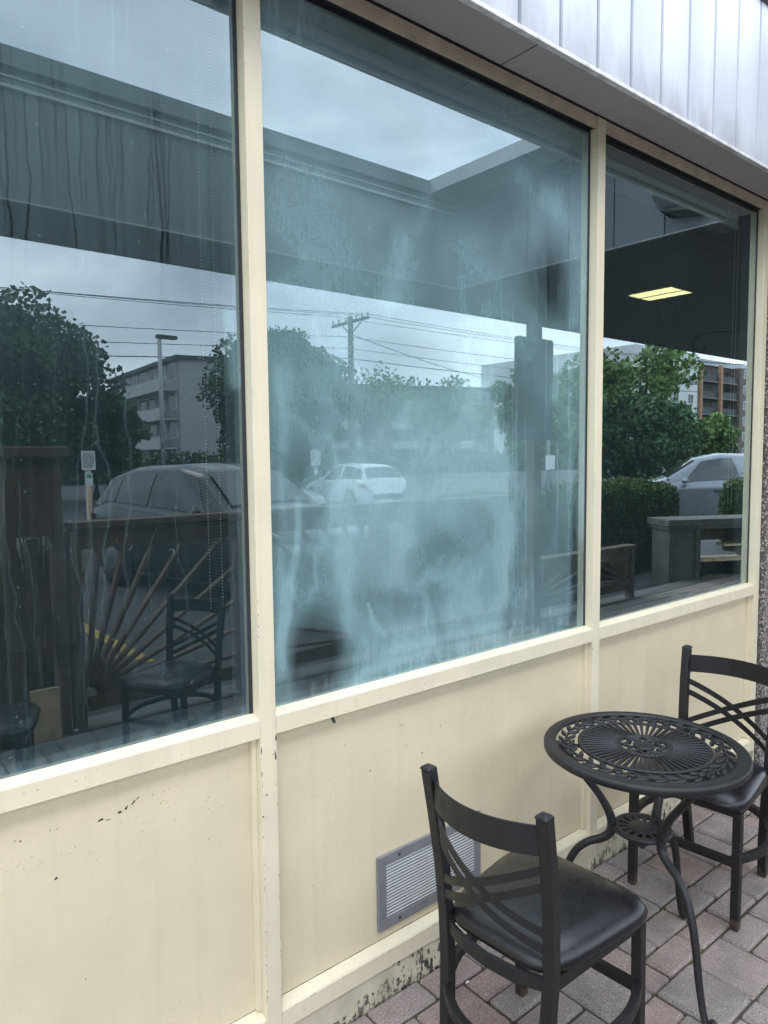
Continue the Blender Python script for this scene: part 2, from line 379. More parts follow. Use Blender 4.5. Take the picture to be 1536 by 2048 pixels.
def fog_mid(x, z):
    wx = x+.05*(fbm(x, z, 4, 4, 11)-.5)*2; wz = z+.06*(fbm(x, z, 4, 4, 21)-.5)*2
    v = .20-.03*np.clip((z-2.0)/.5, 0, 1)+.24*fbm(x, z, 2.2, 1.5, 3)+.04*(fbm(x, z, 30, 1.6, 5)-.4)+.26*(fbm(wx*1.0+.1*fbm(x, z, 9, 9, 71), wz, 5, 3.2, 61, 5)-.5)
    f1 = fbm(x+.28*fbm(x, z, 3, 3, 81), z+.28*fbm(x, z, 3, 3, 91), 3.2, 2.6, 62, 5); ridge = (1-np.abs(2*f1-1))**5
    v += .30*(ridge-.25)*(.4+.9*polymask(wx, wz, [(1.1, 2.0), (1.95, 2.0), (1.98, 1.05), (1.1, 1.05)], .12))
    v += .27*polymask(wx, wz, [(1.244, 1.852), (1.779, 1.897), (1.878, 1.668), (1.931, 1.391), (1.919, 1.146), (1.707, 1.058), (1.305, 1.095), (1.215, 1.17), (1.221, 1.528)], .05)*(.5+fbm(wx, wz, 5, 5, 8))
    for p, w, s in [([(1.85, 1.75), (1.90, 1.62), (1.937, 1.356), (1.911, 1.165), (1.80, 1.08)], .022, .42), ([(1.215, 1.50), (1.212, 1.242), (1.225, 1.152), (1.30, 1.085), (1.42, 1.06)], .028, .42),
                    ([(1.36, 1.09), (1.6, 1.05)], .03, .20),
                    ([(1.977, 2.604), (2.169, 2.554), (2.274, 2.452), (2.322, 2.297), (2.294, 2.148)], .04, .32), ([(1.054, 1.536), (1.055, 1.428), (1.024, 1.268), (.996, 1.095)], .013, .5),
                    ([(1.477, 1.486), (1.47, 1.43), (1.476, 1.378)], .014, .45), ([(1.436, 2.277), (1.425, 2.197), (1.41, 2.123)], .032, .3), ([(2.182, 1.966), (2.172, 1.867)], .027, .25),
                    ([(1.0, 1.9), (1.005, 1.1)], .012, .2), ([(1.03, 2.93), (1.035, 2.8)], .03, .35), ([(1.6, 1.45), (1.9, 1.30)], .03, .12)]:
        v += s*(.62*stroke(wx*.7+x*.3, wz*.7+z*.3, p, w*1.1)+.26*stroke(wx, wz, p, w*3.0))*(.2+1.5*fbm(x, z, 16, 7, 14))
    for cx, cz, rx, rz, s in [(1.465, 1.20, .23, .085, -.36), (1.62, 1.34, .13, .10, -.24), (2.144, 2.272, .132, .158, -.24), (1.926, 2.454, .159, .098, -.12), (1.10, 1.09, .12, .12, -.34),
                              (2.31, 1.19, .05, .214, -.4), (2.33, 1.6, .03, .3, -.2), (1.904, 1.736, .10, .154, -.2), (2.041, 1.275, .115, .109, -.16), (1.639, 1.509, .215, .097, .12), (1.75, 1.25, .1, .07, .12), (2.05, 2.45, .2, .15, .1),
                              (1.092, 1.602, .083, .137, -.1), (2.15, 1.6, .12, .4, -.12), (1.5, 2.62, .4, .2, -.10)]:
        v += s*np.exp(-(((wx-cx)/rx)**2+((wz-cz)/rz)**2))
    v += .20*wiggle_lines(x, z, 26, 1.85, 2.37, (1.2, 2.5), (1.0, 1.5), .0035, 7, .006)
    v -= .06*wiggle_lines(x, z, 34, 1.9, 2.33, (2.3, 2.65), (2.0, 2.4), .0022, 9, .006)
    v -= .05*wiggle_lines(x, z, 16, 2.0, 2.2, (2.2, 2.35), (2.02, 2.16), .003, 19, .01)
    lo = np.clip((1.09+.05*fbm(x, z*0, 9, 1, 44)-z)/.10, 0, 1)
    v += lo*.22*np.clip(fbm(x, z, 90, 12, 31)*1.9-.6, 0, 1)+.03*lo
    v += .4*np.exp(-((z-.972)/.006)**2)
    sp = fbm(x, z, 90, 90, 51, 2); v += .5*np.clip(sp-.80, 0, 1)*3*np.exp(-((x-2.12)/.1)**2-((z-1.16)/.08)**2)
    v += .35*wiggle_lines(x, z, 4, 1.0, 1.12, (2.9, 2.95), (2.7, 2.8), .005, 77, .01)
    # squeegee arcs at the lower left corner of the fog outline
    v += .3*stroke(x, z, [(1.30, 1.22), (1.32, 1.16), (1.36, 1.12)], .005)
    v = np.clip(.13+.84*v, .08, .72)
    v -= .20*(.4+.9*fbm(x, z, 22, 9, 95))*np.exp(-(((wx-1.10)/.10)**2+((wz-1.09)/.10)**2))+.14*np.exp(-(((wx-2.31)/.035)**2+((wz-1.19)/.2)**2))+.12*(.3+fbm(x, z, 60, 3, 96))*np.exp(-(((wx-2.15)/.11)**2+((wz-2.27)/.17)**2))
    return np.clip(v, .05, .8)
def fog_left(x, z):
    v = .018+.17*np.clip((z-1.7)/.9, 0, 1)**1.2+(.03+.06*np.clip((z-1.7)/.6, 0, 1))*(fbm(x, z, 70, 1.3, 105)-.4)+.03*fbm(x, z, 3, 2, 108)
    v -= .12*wiggle_lines(x, z, 30, .26, .74, (2.38, 2.52), (2.02, 2.3), .0018, 101, .010)
    v += .17*wiggle_lines(x, z, 26, .26, .66, (3.0, 3.3), (2.47, 2.70), .0018, 104, .010)
    v += .07*wiggle_lines(x, z, 12, .28, .9, (1.5, 2.0), (1.0, 1.3), .0016, 107, .02)
    v += .28*stroke(x, z, [(.872, 2.0), (.880, 1.93), (.885, 1.84)], .018)
    lo = np.clip((1.02-z)/.05, 0, 1)
    v += lo*(.28*np.clip(fbm(x, z, 90, 5, 131)*1.8-.5, 0, 1)+.08)
    v += .1*np.exp(-((x-.905)/.012)**2)
    sp = fbm(x, z, 120, 120, 151, 2); v += .9*np.clip(sp-.86, 0, 1)*3
    return np.clip(v, .015, .8)
def fog_right(x, z):
    v = .012+.02*fbm(x, z, 2, 2, 208)+.02*fbm(x, z, 70, 2, 205)
    lo = np.clip((1.0-z)/.04, 0, 1); v += lo*.07
    return np.clip(v, .0, .5)
def pane(name, x0, x1, z0, z1, fn, nx, nz, parent):
    xs = np.linspace(x0, x1, nx); zs = np.linspace(z0, z1, nz)
    Xg, Zg = np.meshgrid(xs, zs); x, z_ = Xg.ravel(), Zg.ravel()
    co = np.stack([x, np.full(x.shape, GY), z_], 1)
    i, j = np.meshgrid(np.arange(nx-1), np.arange(nz-1)); a = (j*nx+i).ravel()
    q = np.stack([a, a+1, a+nx+1, a+nx], 1)
    me = bpy.data.meshes.new(name); me.vertices.add(len(co)); me.vertices.foreach_set('co', co.ravel())
    me.loops.add(q.size); me.loops.foreach_set('vertex_index', q.ravel().astype(np.int32))
    me.polygons.add(len(q)); me.polygons.foreach_set('loop_start', np.arange(0, q.size, 4, dtype=np.int32)); me.polygons.foreach_set('loop_total', np.full(len(q), 4, np.int32))
    me.update(calc_edges=True); me.validate()
    A = me.attributes.new('fog', 'FLOAT', 'POINT'); A.data.foreach_set('value', fn(x, z_).astype(np.float32))
    me.materials.append(M['glass']); o = bpy.data.objects.new(name, me); COL.objects.link(o); o.parent = parent; return o
ZS, ZH = .930, 2.892
for k in range(len(mull)-1):
    xa, xb = mull[k]+.0245, mull[k+1]-.0245
    fn, nx, nz_, lb = {3: (fog_mid, 420, 620, 'large window pane clouded with blue-white mineral fog between its layers'), 2: (fog_left, 620, 600, 'window pane streaked with water runs beside a beaded blind chain'),
                 4: (fog_right, 60, 90, 'clear dark window pane nearest the pebbledash wall')}.get(k, (fog_left, 50, 90, None))
    w = pane('window', xa, xb, .962, 2.862, fn, nx, nz_, shop)
    if lb: w['label'] = lb
    m = MB()   # rubber gasket round the pane
    for bx in ((xa, xb, .0325, .0465, .9605, .970), (xa, xb, .0325, .0465, 2.836, 2.8465), (xa, xa+.009, .0327, .0465, .9702, 2.8358), (xb-.009, xb, .0327, .0465, .9702, 2.8358)): m.box(*bx)
    m.build('gasket', M['rubber'], w)
    # dark aluminium inner frame seen behind the pane
    m = MB()
    for bx in ((xa, xa+.022, .05, .10, .985, 2.83), (xb-.022, xb, .05, .10, .985, 2.83), (xa, xb, .05, .10, .963, .985), (xa, xb, .05, .10, 2.83, 2.862)): m.box(*bx)
    m.build('inner_frame', simple('inner_frame_metal', (.20, .23, .25), .5) if k == 0 else bpy.data.materials['inner_frame_metal'], w)
    # sill: sloping top
    m = MB(); x0, x1 = xa, xb
    prof = [(.0, ZS-.004), (.0, ZS+.043), (.002, ZS+.046), (.034, ZS+.054), (.034, ZS-.004)]
    n = len(prof)
    m.add([(x0, y, z) for y, z in prof]+[(x1, y, z) for y, z in prof], [tuple(range(n)), tuple(range(n, 2*n))[::-1]]+[(i, n+i, n+(i+1) % n, (i+1) % n) for i in range(n)])
    m.build('window_sill', M['cream'], shop)
    # head rail
    MB().box(xa, xb, .0, .012, 2.845, 2.884).build('head_rail', M['head'], shop)
    MB().box(xa, xb, .0125, .034, 2.848, 2.884).build('head_stop', M['rubber'], shop)
    # lower panel, stop beads, ledge, base
    pz = MB().box(xa+.014, xb-.014, .035, .06, .168, ZS-.001).build('wall_panel', M['panel'], shop)
    for b0 in (xa, xb-.0135): MB().box(b0, b0+.0135, .020, .05, .170, ZS-.005).build('panel_bead', M['cream'], shop)
    m = MB(); prof = [(.0, .098), (.0, .150), (.003, .155), (.034, .167), (.034, .098)]
    m.add([(x0, y, z) for y, z in prof]+[(x1, y, z) for y, z in prof], [tuple(range(n)), tuple(range(n, 2*n))[::-1]]+[(i, n+i, n+(i+1) % n, (i+1) % n) for i in range(n)])
    m.build('bottom_ledge', M['cream'], shop)
    MB().box(xa-.024, xb+.024, .006, .06, -.03, .094).build('base_board', M['base'], shop)
    if k == 3: MIDP = pz
    if k == 2: LEFTP = pz
    if k == 4: RIGHTP = pz
for k, x in enumerate(mull):
    MB().box(x-.0238, x+.0238, -.001, .10, .0955, 2.886).build('mullion', M['cream'], shop, bevel=.0015)
# paint chips (thin flakes missing down to dark metal)
def chips(lst, y, name, parent, seed):
    rs = random.Random(seed); m = MB()
    for x, z, w_, h_, rot in lst:
        n = rs.randint(7, 11); P = []
        for i in range(n):
            a = 2*math.pi*i/n; q = rs.uniform(.35, 1.0); px, pz_ = math.cos(a)*w_*q, math.sin(a)*h_*q
            P.append((x+px*math.cos(rot)-pz_*math.sin(rot), y, z+px*math.sin(rot)+pz_*math.cos(rot)))
        m.add([(x, y, z)]+P, [(0, 1+(i+1) % n, 1+i) for i in range(n)])
    return m.build(name, M['chip'], parent)
cl = [(.512, .828, .012, .0035, .2), (.556, .832, .009, .005, .3), (.573, .838, .006, .004, .8), (.590, .846, .009, .003, .9), (.600, .852, .007, .002, .6), (.413, .728, .005, .004, .5), (.466, .469, .003, .002, 0),
      (.335, .842, .003, .0015, .5), (.345, .838, .003, .002, .5), (.405, .842, .004, .001, .9), (.42, .84, .006, .0008, .6), (.656, .822, .006, .0008, 1.2), (.664, .826, .004, .001, .3), (.67, .818, .003, .001, 2), (.53, .823, .008, .0015, .1), (.70, .85, .003, .001, .8)]
rr = random.Random(3)
for k in range(46):
    a = rr.random(); cl.append((.15+a*.72+rr.gauss(0, .03), .80-.12*abs(a-.6)+rr.gauss(0, .035), rr.uniform(.001, .005), rr.uniform(.0004, .0011), rr.uniform(0, 1.2)))
for k in range(30): cl.append((rr.uniform(.1, .86), rr.uniform(.2, .9), rr.uniform(.0008, .0025), rr.uniform(.0005, .001), rr.uniform(0, 3)))
chips(cl, .0343, 'paint_chips', LEFTP, 4)
for k in range(14):   # long fine scratches
    cl.append((rr.uniform(.15, .85), rr.uniform(.55, .86), rr.uniform(.012, .03), .0005, rr.uniform(.1, 1.2)))
chips(cl[-14:], .0342, 'scuff_marks', LEFTP, 14).data.materials[0] = simple('scuff', (.40, .36, .28), .7)
chips([(rr.uniform(1.0, 2.3), rr.uniform(.5, .88), rr.uniform(.012, .035), .0006, rr.uniform(.1, 1.1)) for k in range(18)], .0342, 'scuff_marks', MIDP, 15).data.materials[0] = bpy.data.materials['scuff']
cl = [(1.513, .711, .008, .002, .5), (1.298, .714, .007, .0025, .4), (1.419, .824, .006, .002, .6), (1.43, .82, .004, .002, 2), (1.59, .781, .004, .004, 1), (1.208, .817, .004, .0015, .8), (1.09, .44, .006, .0012, -1.1)]
for k in range(60):
    a = rr.random(); cl.append((1.05+a*1.2+rr.gauss(0, .04), .70+.13*a+rr.gauss(0, .04), rr.uniform(.001, .006), rr.uniform(.0004, .0013), rr.uniform(0, 1.2)))
for k in range(26): cl.append((rr.uniform(.98, 2.3), rr.uniform(.2, .9), rr.uniform(.0008, .0025), rr.uniform(.0005, .001), rr.uniform(0, 3)))
chips(cl, .0343, 'paint_chips', MIDP, 5)
cl = [(rr.uniform(2.5, 3.7), rr.uniform(.5, .88), rr.uniform(.001, .005), rr.uniform(.0004, .0012), rr.uniform(0, 1.3)) for k in range(40)]
chips(cl, .0343, 'paint_chips', RIGHTP, 6)
cl = [(.957, .916, .003, .012, 0), (.955, .870, .004, .016, .1), (.947, .874, .008, .0012, .1), (.913, .894, .002, .014, 0), (.913, .83, .002, .010, 0), (.955, .79, .002, .004, 0), (.926, .77, .004, .003, .5),
      (.914, .715, .004, .003, .6), (.929, .708, .003, .001, .4), (2.40, .86, .003, .002, .3), (2.378, .9, .002, .014, 0)]
for k in range(60): s_ = rr.choice((.913, .957, .913, 2.378, 2.422)); cl.append((s_, rr.uniform(.12, .95), rr.uniform(.0005, .0016), rr.uniform(.002, .006), 0))
for k in range(30): s_ = rr.choice((.913, 2.378)); cl.append((s_, rr.uniform(1, 2.8), rr.uniform(.0005, .0014), rr.uniform(.002, .006), 0))
chips(cl, -.0018, 'paint_chips', shop, 7)
cl = [(1.898, .928, .006, .0012, .2), (.376, .955, .005, .0012, .2), (.35, .955, .004, .0008, .2)]
for k in range(60): cl.append((rr.uniform(.2, 3.7), rr.uniform(.932, .97), rr.uniform(.001, .006), rr.uniform(.0003, .0009), rr.uniform(0, .6)))
for k in range(50): cl.append((rr.uniform(.97, 2.35), rr.choice((.151, .149, .15, .12)), rr.uniform(.002, .012), rr.uniform(.0004, .0014), rr.uniform(-.1, .2)))
cl = [c for c in cl if min(abs(c[0]-mm) for mm in mull) > .03]
chips(cl, -.0010, 'paint_chips', shop, 8)
cl = [(rr.uniform(.98, 2.35), .1672, rr.uniform(.006, .03), rr.uniform(.0008, .0022), 0) for k in range(34)]
chips(cl, .0338, 'paint_chips', shop, 9)
# flake of bent metal under the middle sill
MB().add([(1.140, .012, .927), (1.150, .012, .927), (1.156, .004, .908), (1.148, .004, .904)], [(0, 1, 2, 3)]).add([(1.140, .013, .927), (1.150, .013, .927), (1.156, .0055, .908), (1.148, .0055, .904)], [(3, 2, 1, 0)]).build('loose_flake', M['chip'], shop)

# vent grille
vent = MB()
vx0, vx1, vz0, vz1, fw = 1.318, 1.772, .199, .437, .033
for bx in ((vx0, vx1, .024, .034, vz1-fw, vz1), (vx0, vx1, .024, .034, vz0, vz0+fw), (vx0, vx0+fw, .0242, .034, vz0+fw, vz1-fw), (vx1-fw, vx1, .0242, .034, vz0+fw, vz1-fw)): vent.box(*bx)
vo = vent.build('vent_grille', M['metal'], shop, bevel=.002)
vo['label'] = 'silver metal vent grille low on the middle panel'
m = MB()
zz = vz0+fw+.004
while zz < vz1-fw-.004:
    m.add([(vx0+fw, .0262, zz), (vx1-fw, .0262, zz), (vx1-fw, .0250, zz+.0046), (vx0+fw, .0250, zz+.0046), (vx0+fw, .0290, zz+.0050), (vx1-fw, .0290, zz+.0050)], [(0, 1, 2, 3), (3, 2, 5, 4)]); zz += .0100
m.build('louvre', simple('bright_louvre', (.62, .63, .62), .5, .06, 60, metal=.1), vo)
MB().box(vx0+fw, vx1-fw, .0337, .0345, vz0+fw, vz1-fw).build('grille_backing', M['dark'], vo)
m = MB()
for sx_ in (vx0+.085, vx1-.085):
    for sz_ in (vz0+.016, vz1-.016): m.add([(sx_+.0045*math.cos(a), .0225, sz_+.0045*math.sin(a)) for a in [k*math.pi/4 for k in range(8)]]+[(sx_+.005*math.cos(a), .0242, sz_+.005*math.sin(a)) for a in [k*math.pi/4 for k in range(8)]],
        [tuple(range(8))]+[(i, 8+i, 8+(i+1) % 8, (i+1) % 8) for i in range(8)])
m.build('screw', M['dark'], vo)

# eave: soffit, drip edge, ribbed metal fascia, coping
MB().box(-9, 3.95, -.178, -.006, 2.889, 2.93).build('eave_soffit', M['soffit'], shop)
for b0 in (1.83, -1.2): MB().box(b0, b0+.0025, -.178, -.006, 2.8875, 2.8889).build('soffit_joint', M['dark'], shop)
MB().box(-9, 3.95, -.004, .034, 2.8865, 2.90).build('shadow_gap', M['rubber'], shop)
MB().box(-9, 3.9, -.199, -.1785, 2.866, 2.8795).build('drip_edge', simple('pale_drip_edge', (.66, .66, .65), .6, .25, 25), shop, bevel=.002)
m = MB(); x = 1.71-.193*55
seam = MB()
while x < 3.9:
    x2 = min(x+.193, 3.95)
    pf = [(x, -.1835), (x+.002, -.190), (x2-.016, -.190), (x2-.0145, -.1835), (x2, -.1835)]
    m.add([(a_, b_, 2.88) for a_, b_ in pf]+[(a_, b_, 3.53) for a_, b_ in pf], [(i, i+1, i+6, i+5) for i in range(4)])
    x += .193
m.build('fascia_cladding', M['clad'], shop)
MB().box(-9, 3.95, -.178, .2, 2.932, 3.53).build('fascia_core', M['dark'], shop)
MB().box(-9, 3.95, -.205, .25, 3.532, 3.556).build('coping', M['clad_grey'], shop, bevel=.003)
# pebbledash walls either side of the shopfront, room behind
MB().box(3.8645, 10.0, -.02, .14, -.1, 2.888).build('pebbledash_wall', M['pebble'], shop)
MB().box(3.8395, 3.8515, .004, .1, -.02, 2.886).build('end_trim', M['cream'], shop)
MB().box(3.852, 3.864, .02, .1, -.02, 2.886).build('shadow_joint', M['rubber'], shop)
MB().box(-9.0, -3.486, -.02, .14, -.1, 2.888).build('pebbledash_wall', M['pebble'], shop)
MB().box(-9, 10, .26, 9.5, 3.45, 3.52).build('roof', M['clad_grey'], shop)
MB().box(-9, -8.9, .14, 9.5, -.1, 3.44).box(9.9, 10, .14, 9.5, -.1, 3.44).box(-8.9, 9.9, 9.4, 9.5, -.1, 3.44).build('outer_wall', M['pebble'], shop)
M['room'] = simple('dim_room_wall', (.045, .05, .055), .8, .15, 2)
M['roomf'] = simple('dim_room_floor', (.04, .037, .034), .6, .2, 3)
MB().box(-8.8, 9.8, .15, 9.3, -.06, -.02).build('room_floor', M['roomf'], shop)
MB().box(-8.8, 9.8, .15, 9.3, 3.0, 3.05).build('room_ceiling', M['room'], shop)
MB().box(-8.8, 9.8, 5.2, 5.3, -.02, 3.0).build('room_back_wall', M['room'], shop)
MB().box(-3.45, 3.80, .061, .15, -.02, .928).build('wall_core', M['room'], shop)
M['isill'] = simple('blue_grey_inner_sill', (.10, .16, .18), .5, .15, 5)
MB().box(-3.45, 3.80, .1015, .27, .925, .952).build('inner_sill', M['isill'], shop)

# roller blinds inside each visible window
vmat = simple('blind_cassette', (.82, .86, .86), .5, .05)
for k in (2, 3, 4):
    xa, xb = mull[k]+.05, mull[k+1]-.02
    lb = {2: 'rolled up window blind inside the left window with two beaded chains', 3: 'rolled up window blind behind the fogged middle window', 4: 'rolled up window blind inside the right window beside the poster'}[k]
    t_ = empty('roller_blind', (xa, .135, 2.775), 0, lb, 'blind', 'roller blinds inside the windows')
    w_ = (xb-.02)-xa if k != 4 else 3.79-.09-xa+.06
    zt = {2: (.0, .13), 3: (-.0, .12), 4: (-.01, .11)}[k]
    MB().box(0, w_, -.02, .07, zt[0], zt[1]).build('cassette', vmat, t_, bevel=.004)
    MB().lathe([(0.001, 0), (.02, 0), (.022, .002), (.022, .01)], 20).build('end_cap', M['white'], t_).matrix_local = Matrix.Translation((w_-.10, -.031, (zt[0]+zt[1])/2))@Matrix.Rotation(R(-90), 4, 'X')
    m = MB()
    for cx, z1_, in (((w_-.055), .0), ((w_-.02), .0)) if k != 3 else (((w_-.05), 0),):
        zb = {2: -1.52, 3: -.6, 4: -1.32}[k]; zz = z1_
        while zz > zb:
            a = Vector((cx+.006*math.sin(zz*1.5), -.03, zz))
            if k == 2: m.add([a+Vector(q)*.0021 for q in ((1, 0, 0), (0, -1, 0), (-1, 0, 0), (0, 1, 0), (0, 0, 1), (0, 0, -1))], [(0, 4, 1), (1, 4, 2), (2, 4, 3), (3, 4, 0), (1, 5, 0), (2, 5, 1), (3, 5, 2), (0, 5, 3)], True); zz -= .0085
            else:
                m.box(a.x-.0008, a.x+.0008, -.031, -.029, zz-.1, zz); zz -= .1
    m.build('beaded_chain' if k == 2 else 'cord', M['white'], t_)
# interior: pale post and a framed poster on the dark room side, hanging sign
tag(MB().box(5.22, 5.37, .9, .98, -.02, 1.36, b=.004).build('timber_stake', simple('indoor_timber', (.55, .42, .22), .7), None), 'pale upright timber post seen through the right window', 'post')
po = empty('poster', (4.62, 1.22, 2.25), 0, 'grey poster of two standing figures outlined in white, hung inside the right window', 'poster')
MB().box(0, .66, 0, .012, 0, .56).build('poster_sheet', simple('poster_paper', (.07, .072, .075), .8, .1), po)
m = MB()
for cx in (.20, .47):
    out1 = [(-.10, .02), (-.085, .20), (-.10, .33), (-.12, .45), (-.05, .50), (.05, .50), (.12, .45), (.10, .33), (.085, .20), (.10, .02)]
    m.sweep([(cx+a, -.006, b) for a, b in out1], .004, n=5); m.sweep([(cx-.085, -.006, .23), (cx, -.006, .215), (cx+.085, -.006, .23)], .006, n=5)
    m.sweep([(cx, -.006, .02), (cx, -.006, .19)], .004, n=5)
fg = MB()
for cx in (.20, .47):
    hb = [(-.10, .02), (-.085, .20), (-.10, .33), (-.12, .45), (-.05, .50), (.05, .50), (.12, .45), (.10, .33), (.085, .20), (.10, .02)]
    fg.add([(cx+a, -.003, b) for a, b in hb]+[(cx, -.003, .26)], [(i+1, i, 10) for i in range(9)]+[(0, 9, 10)])
fg.build('pale_figure', simple('pale_print', (.34, .35, .37), .8), po)
m.sweep([(.50, -.006, .37), (.54, -.006, .37), (.54, -.006, .43), (.50, -.006, .43), (.50, -.006, .37)], .003, n=5)
m.build('figure_drawing', simple('poster_ink', (.06, .06, .065), .8), po)

# ================================================================== canopy round the courtyard
can = empty('entrance_canopy', (0, -2.5, 2.89), 0, 'flat roofed grey canopy round the patio, mirrored in all three windows', 'canopy')
def P(mb, name, mat, bevel=0, par=can):
    o = mb.build(name, mat, par, bevel); o.location = (0, 2.5, -2.89) if par == can else (0, 0, 0); return o
P(MB().box(-9, 13, -2.80, -2.225, 2.89, 2.93).box(3.955, 13, -2.2245, -.03, 2.8905, 2.93), 'plank_soffit', M['plank'])
P(MB().box(-9, 3.948, -2.222, -2.20, 2.886, 3.50).box(-9, 13, -2.82, -2.80, 2.885, 3.50), 'fascia', M['clad_grey'])
P(MB().box(-9, 3.90, -2.199, -2.175, 3.405, 3.42).box(-9, 3.90, -2.199, -2.19, 3.46, 3.47).box(-9, 3.94, -2.199, -2.185, 2.886, 2.894), 'fascia_trim', M['galv'])
P(MB().box(-9, 3.636, -2.26, -2.16, 3.50, 3.59).box(-9, 13, -2.85, -2.75, 3.50, 3.59), 'roof_edge', M['clad_grey'])
P(MB().box(-9, 3.9, -2.74, -2.27, 3.44, 3.50).box(3.99, 13, -2.74, .2, 3.44, 3.50), 'roof_deck', M['clad_grey'])
m = MB(); y = -2.2
while y < -.22:
    y2 = min(y+.33, -.2); m.box(3.95, 3.972, y+.004, y2-.004, 2.900, 3.503); y += .33
m.box(3.973, 3.985, -2.2, -.2, 2.89, 3.503)
P(m, 'side_fascia', simple('blue_grey_cladding', (.18, .195, .22), .5, .06, 3))
P(MB().box(3.64, 3.99, -2.25, -.21, 3.505, 3.60), 'side_coping', M['galv'])
P(MB().box(3.938, 3.9492, -2.2, -.2, 2.886, 2.894), 'side_trim', M['galv'])
for x in (5.53, 10.6, -2.4, -6.8):
    P(MB().box(x-.055, x+.055, -2.80, -2.69, -.02, 2.889, b=.006), 'column', M['wood_brown'])
fx = MB().box(5.18, 5.47, -1.53, -1.17, 2.884, 2.8895); P(fx, 'ceiling_light', M['lamp'])
P(MB().box(5.315, 5.335, -1.53, -1.17, 2.881, 2.8838).box(5.165, 5.485, -1.545, -1.531, 2.882, 2.8898).box(5.165, 5.485, -1.169, -1.155, 2.882, 2.8898), 'light_trim', M['galv'])
# added dark box standing in for the shade at the side fascia junction
fl = empty('fascia_stand_in', (3.95, -.45, 3.05), 0, 'black angular speaker box added for the dark shade at the canopy fascia junction, mirrored behind the right window blind', 'stand_in')
MB().add([(-.001, -.07, -.07), (-.001, .13, -.11), (-.001, .17, .11), (-.001, -.02, .11), (-.001, -.14, .04), (-.12, -.06, -.06), (-.12, .11, -.09), (-.12, .14, .09), (-.12, -.02, .09), (-.12, -.12, .035)],
         [(4, 3, 2, 1, 0), (5, 6, 7, 8, 9)]+[(i, (i+1) % 5, 5+(i+1) % 5, 5+i) for i in range(5)]).build('stand_in_body', M['dark'], fl)
MB().box(-.128, -.121, -.05, .09, -.05, .06).build('stand_in_face', M['black'], fl)
# notice board back on the canopy column
sg = empty('post_sign', (5.435, -2.83, 1.79), 0, 'dark rectangular board with rounded corners fixed to the canopy column, mirrored in the middle window', 'sign')
pr = []
for cx, cz, a0 in ((.235, .91, 0), (-.235, .91, 90), (-.235, .03, 180), (.235, .03, 270)):
    for k in range(5): a = R(a0+k*22.5); pr.append((cx+.03*math.cos(a), cz+.03*math.sin(a)))
n = len(pr)
MB().add([(a, -.0, b) for a, b in pr]+[(a, -.03, b) for a, b in pr], [tuple(range(n)), tuple(range(n, 2*n))[::-1]]+[(i, n+i, n+(i+1) % n, (i+1) % n) for i in range(n)]).build('sign_panel', simple('dull_sign_back', (.06, .062, .065), .6), sg)
sg.location.y = -2.652
# ornate hook bracket on the wall pillar
hk = empty('hanging_basket_bracket', (4.25, -.022, 2.35), 0, 'black scrolled iron plant bracket on the pebbledash wall', 'bracket')
pts = [(0, -.01, -.2), (0, -.05, -.1), (0, -.2, 0), (0, -.42, .02), (0, -.5, -.02), (0, -.5, -.08), (0, -.45, -.10), (0, -.42, -.06)]
MB().sweep(pts, .009, n=6).sweep([(0, -.01, -.25), (0, -.01, .1)], .011, n=6).build('scroll_arm', M['black'], hk)

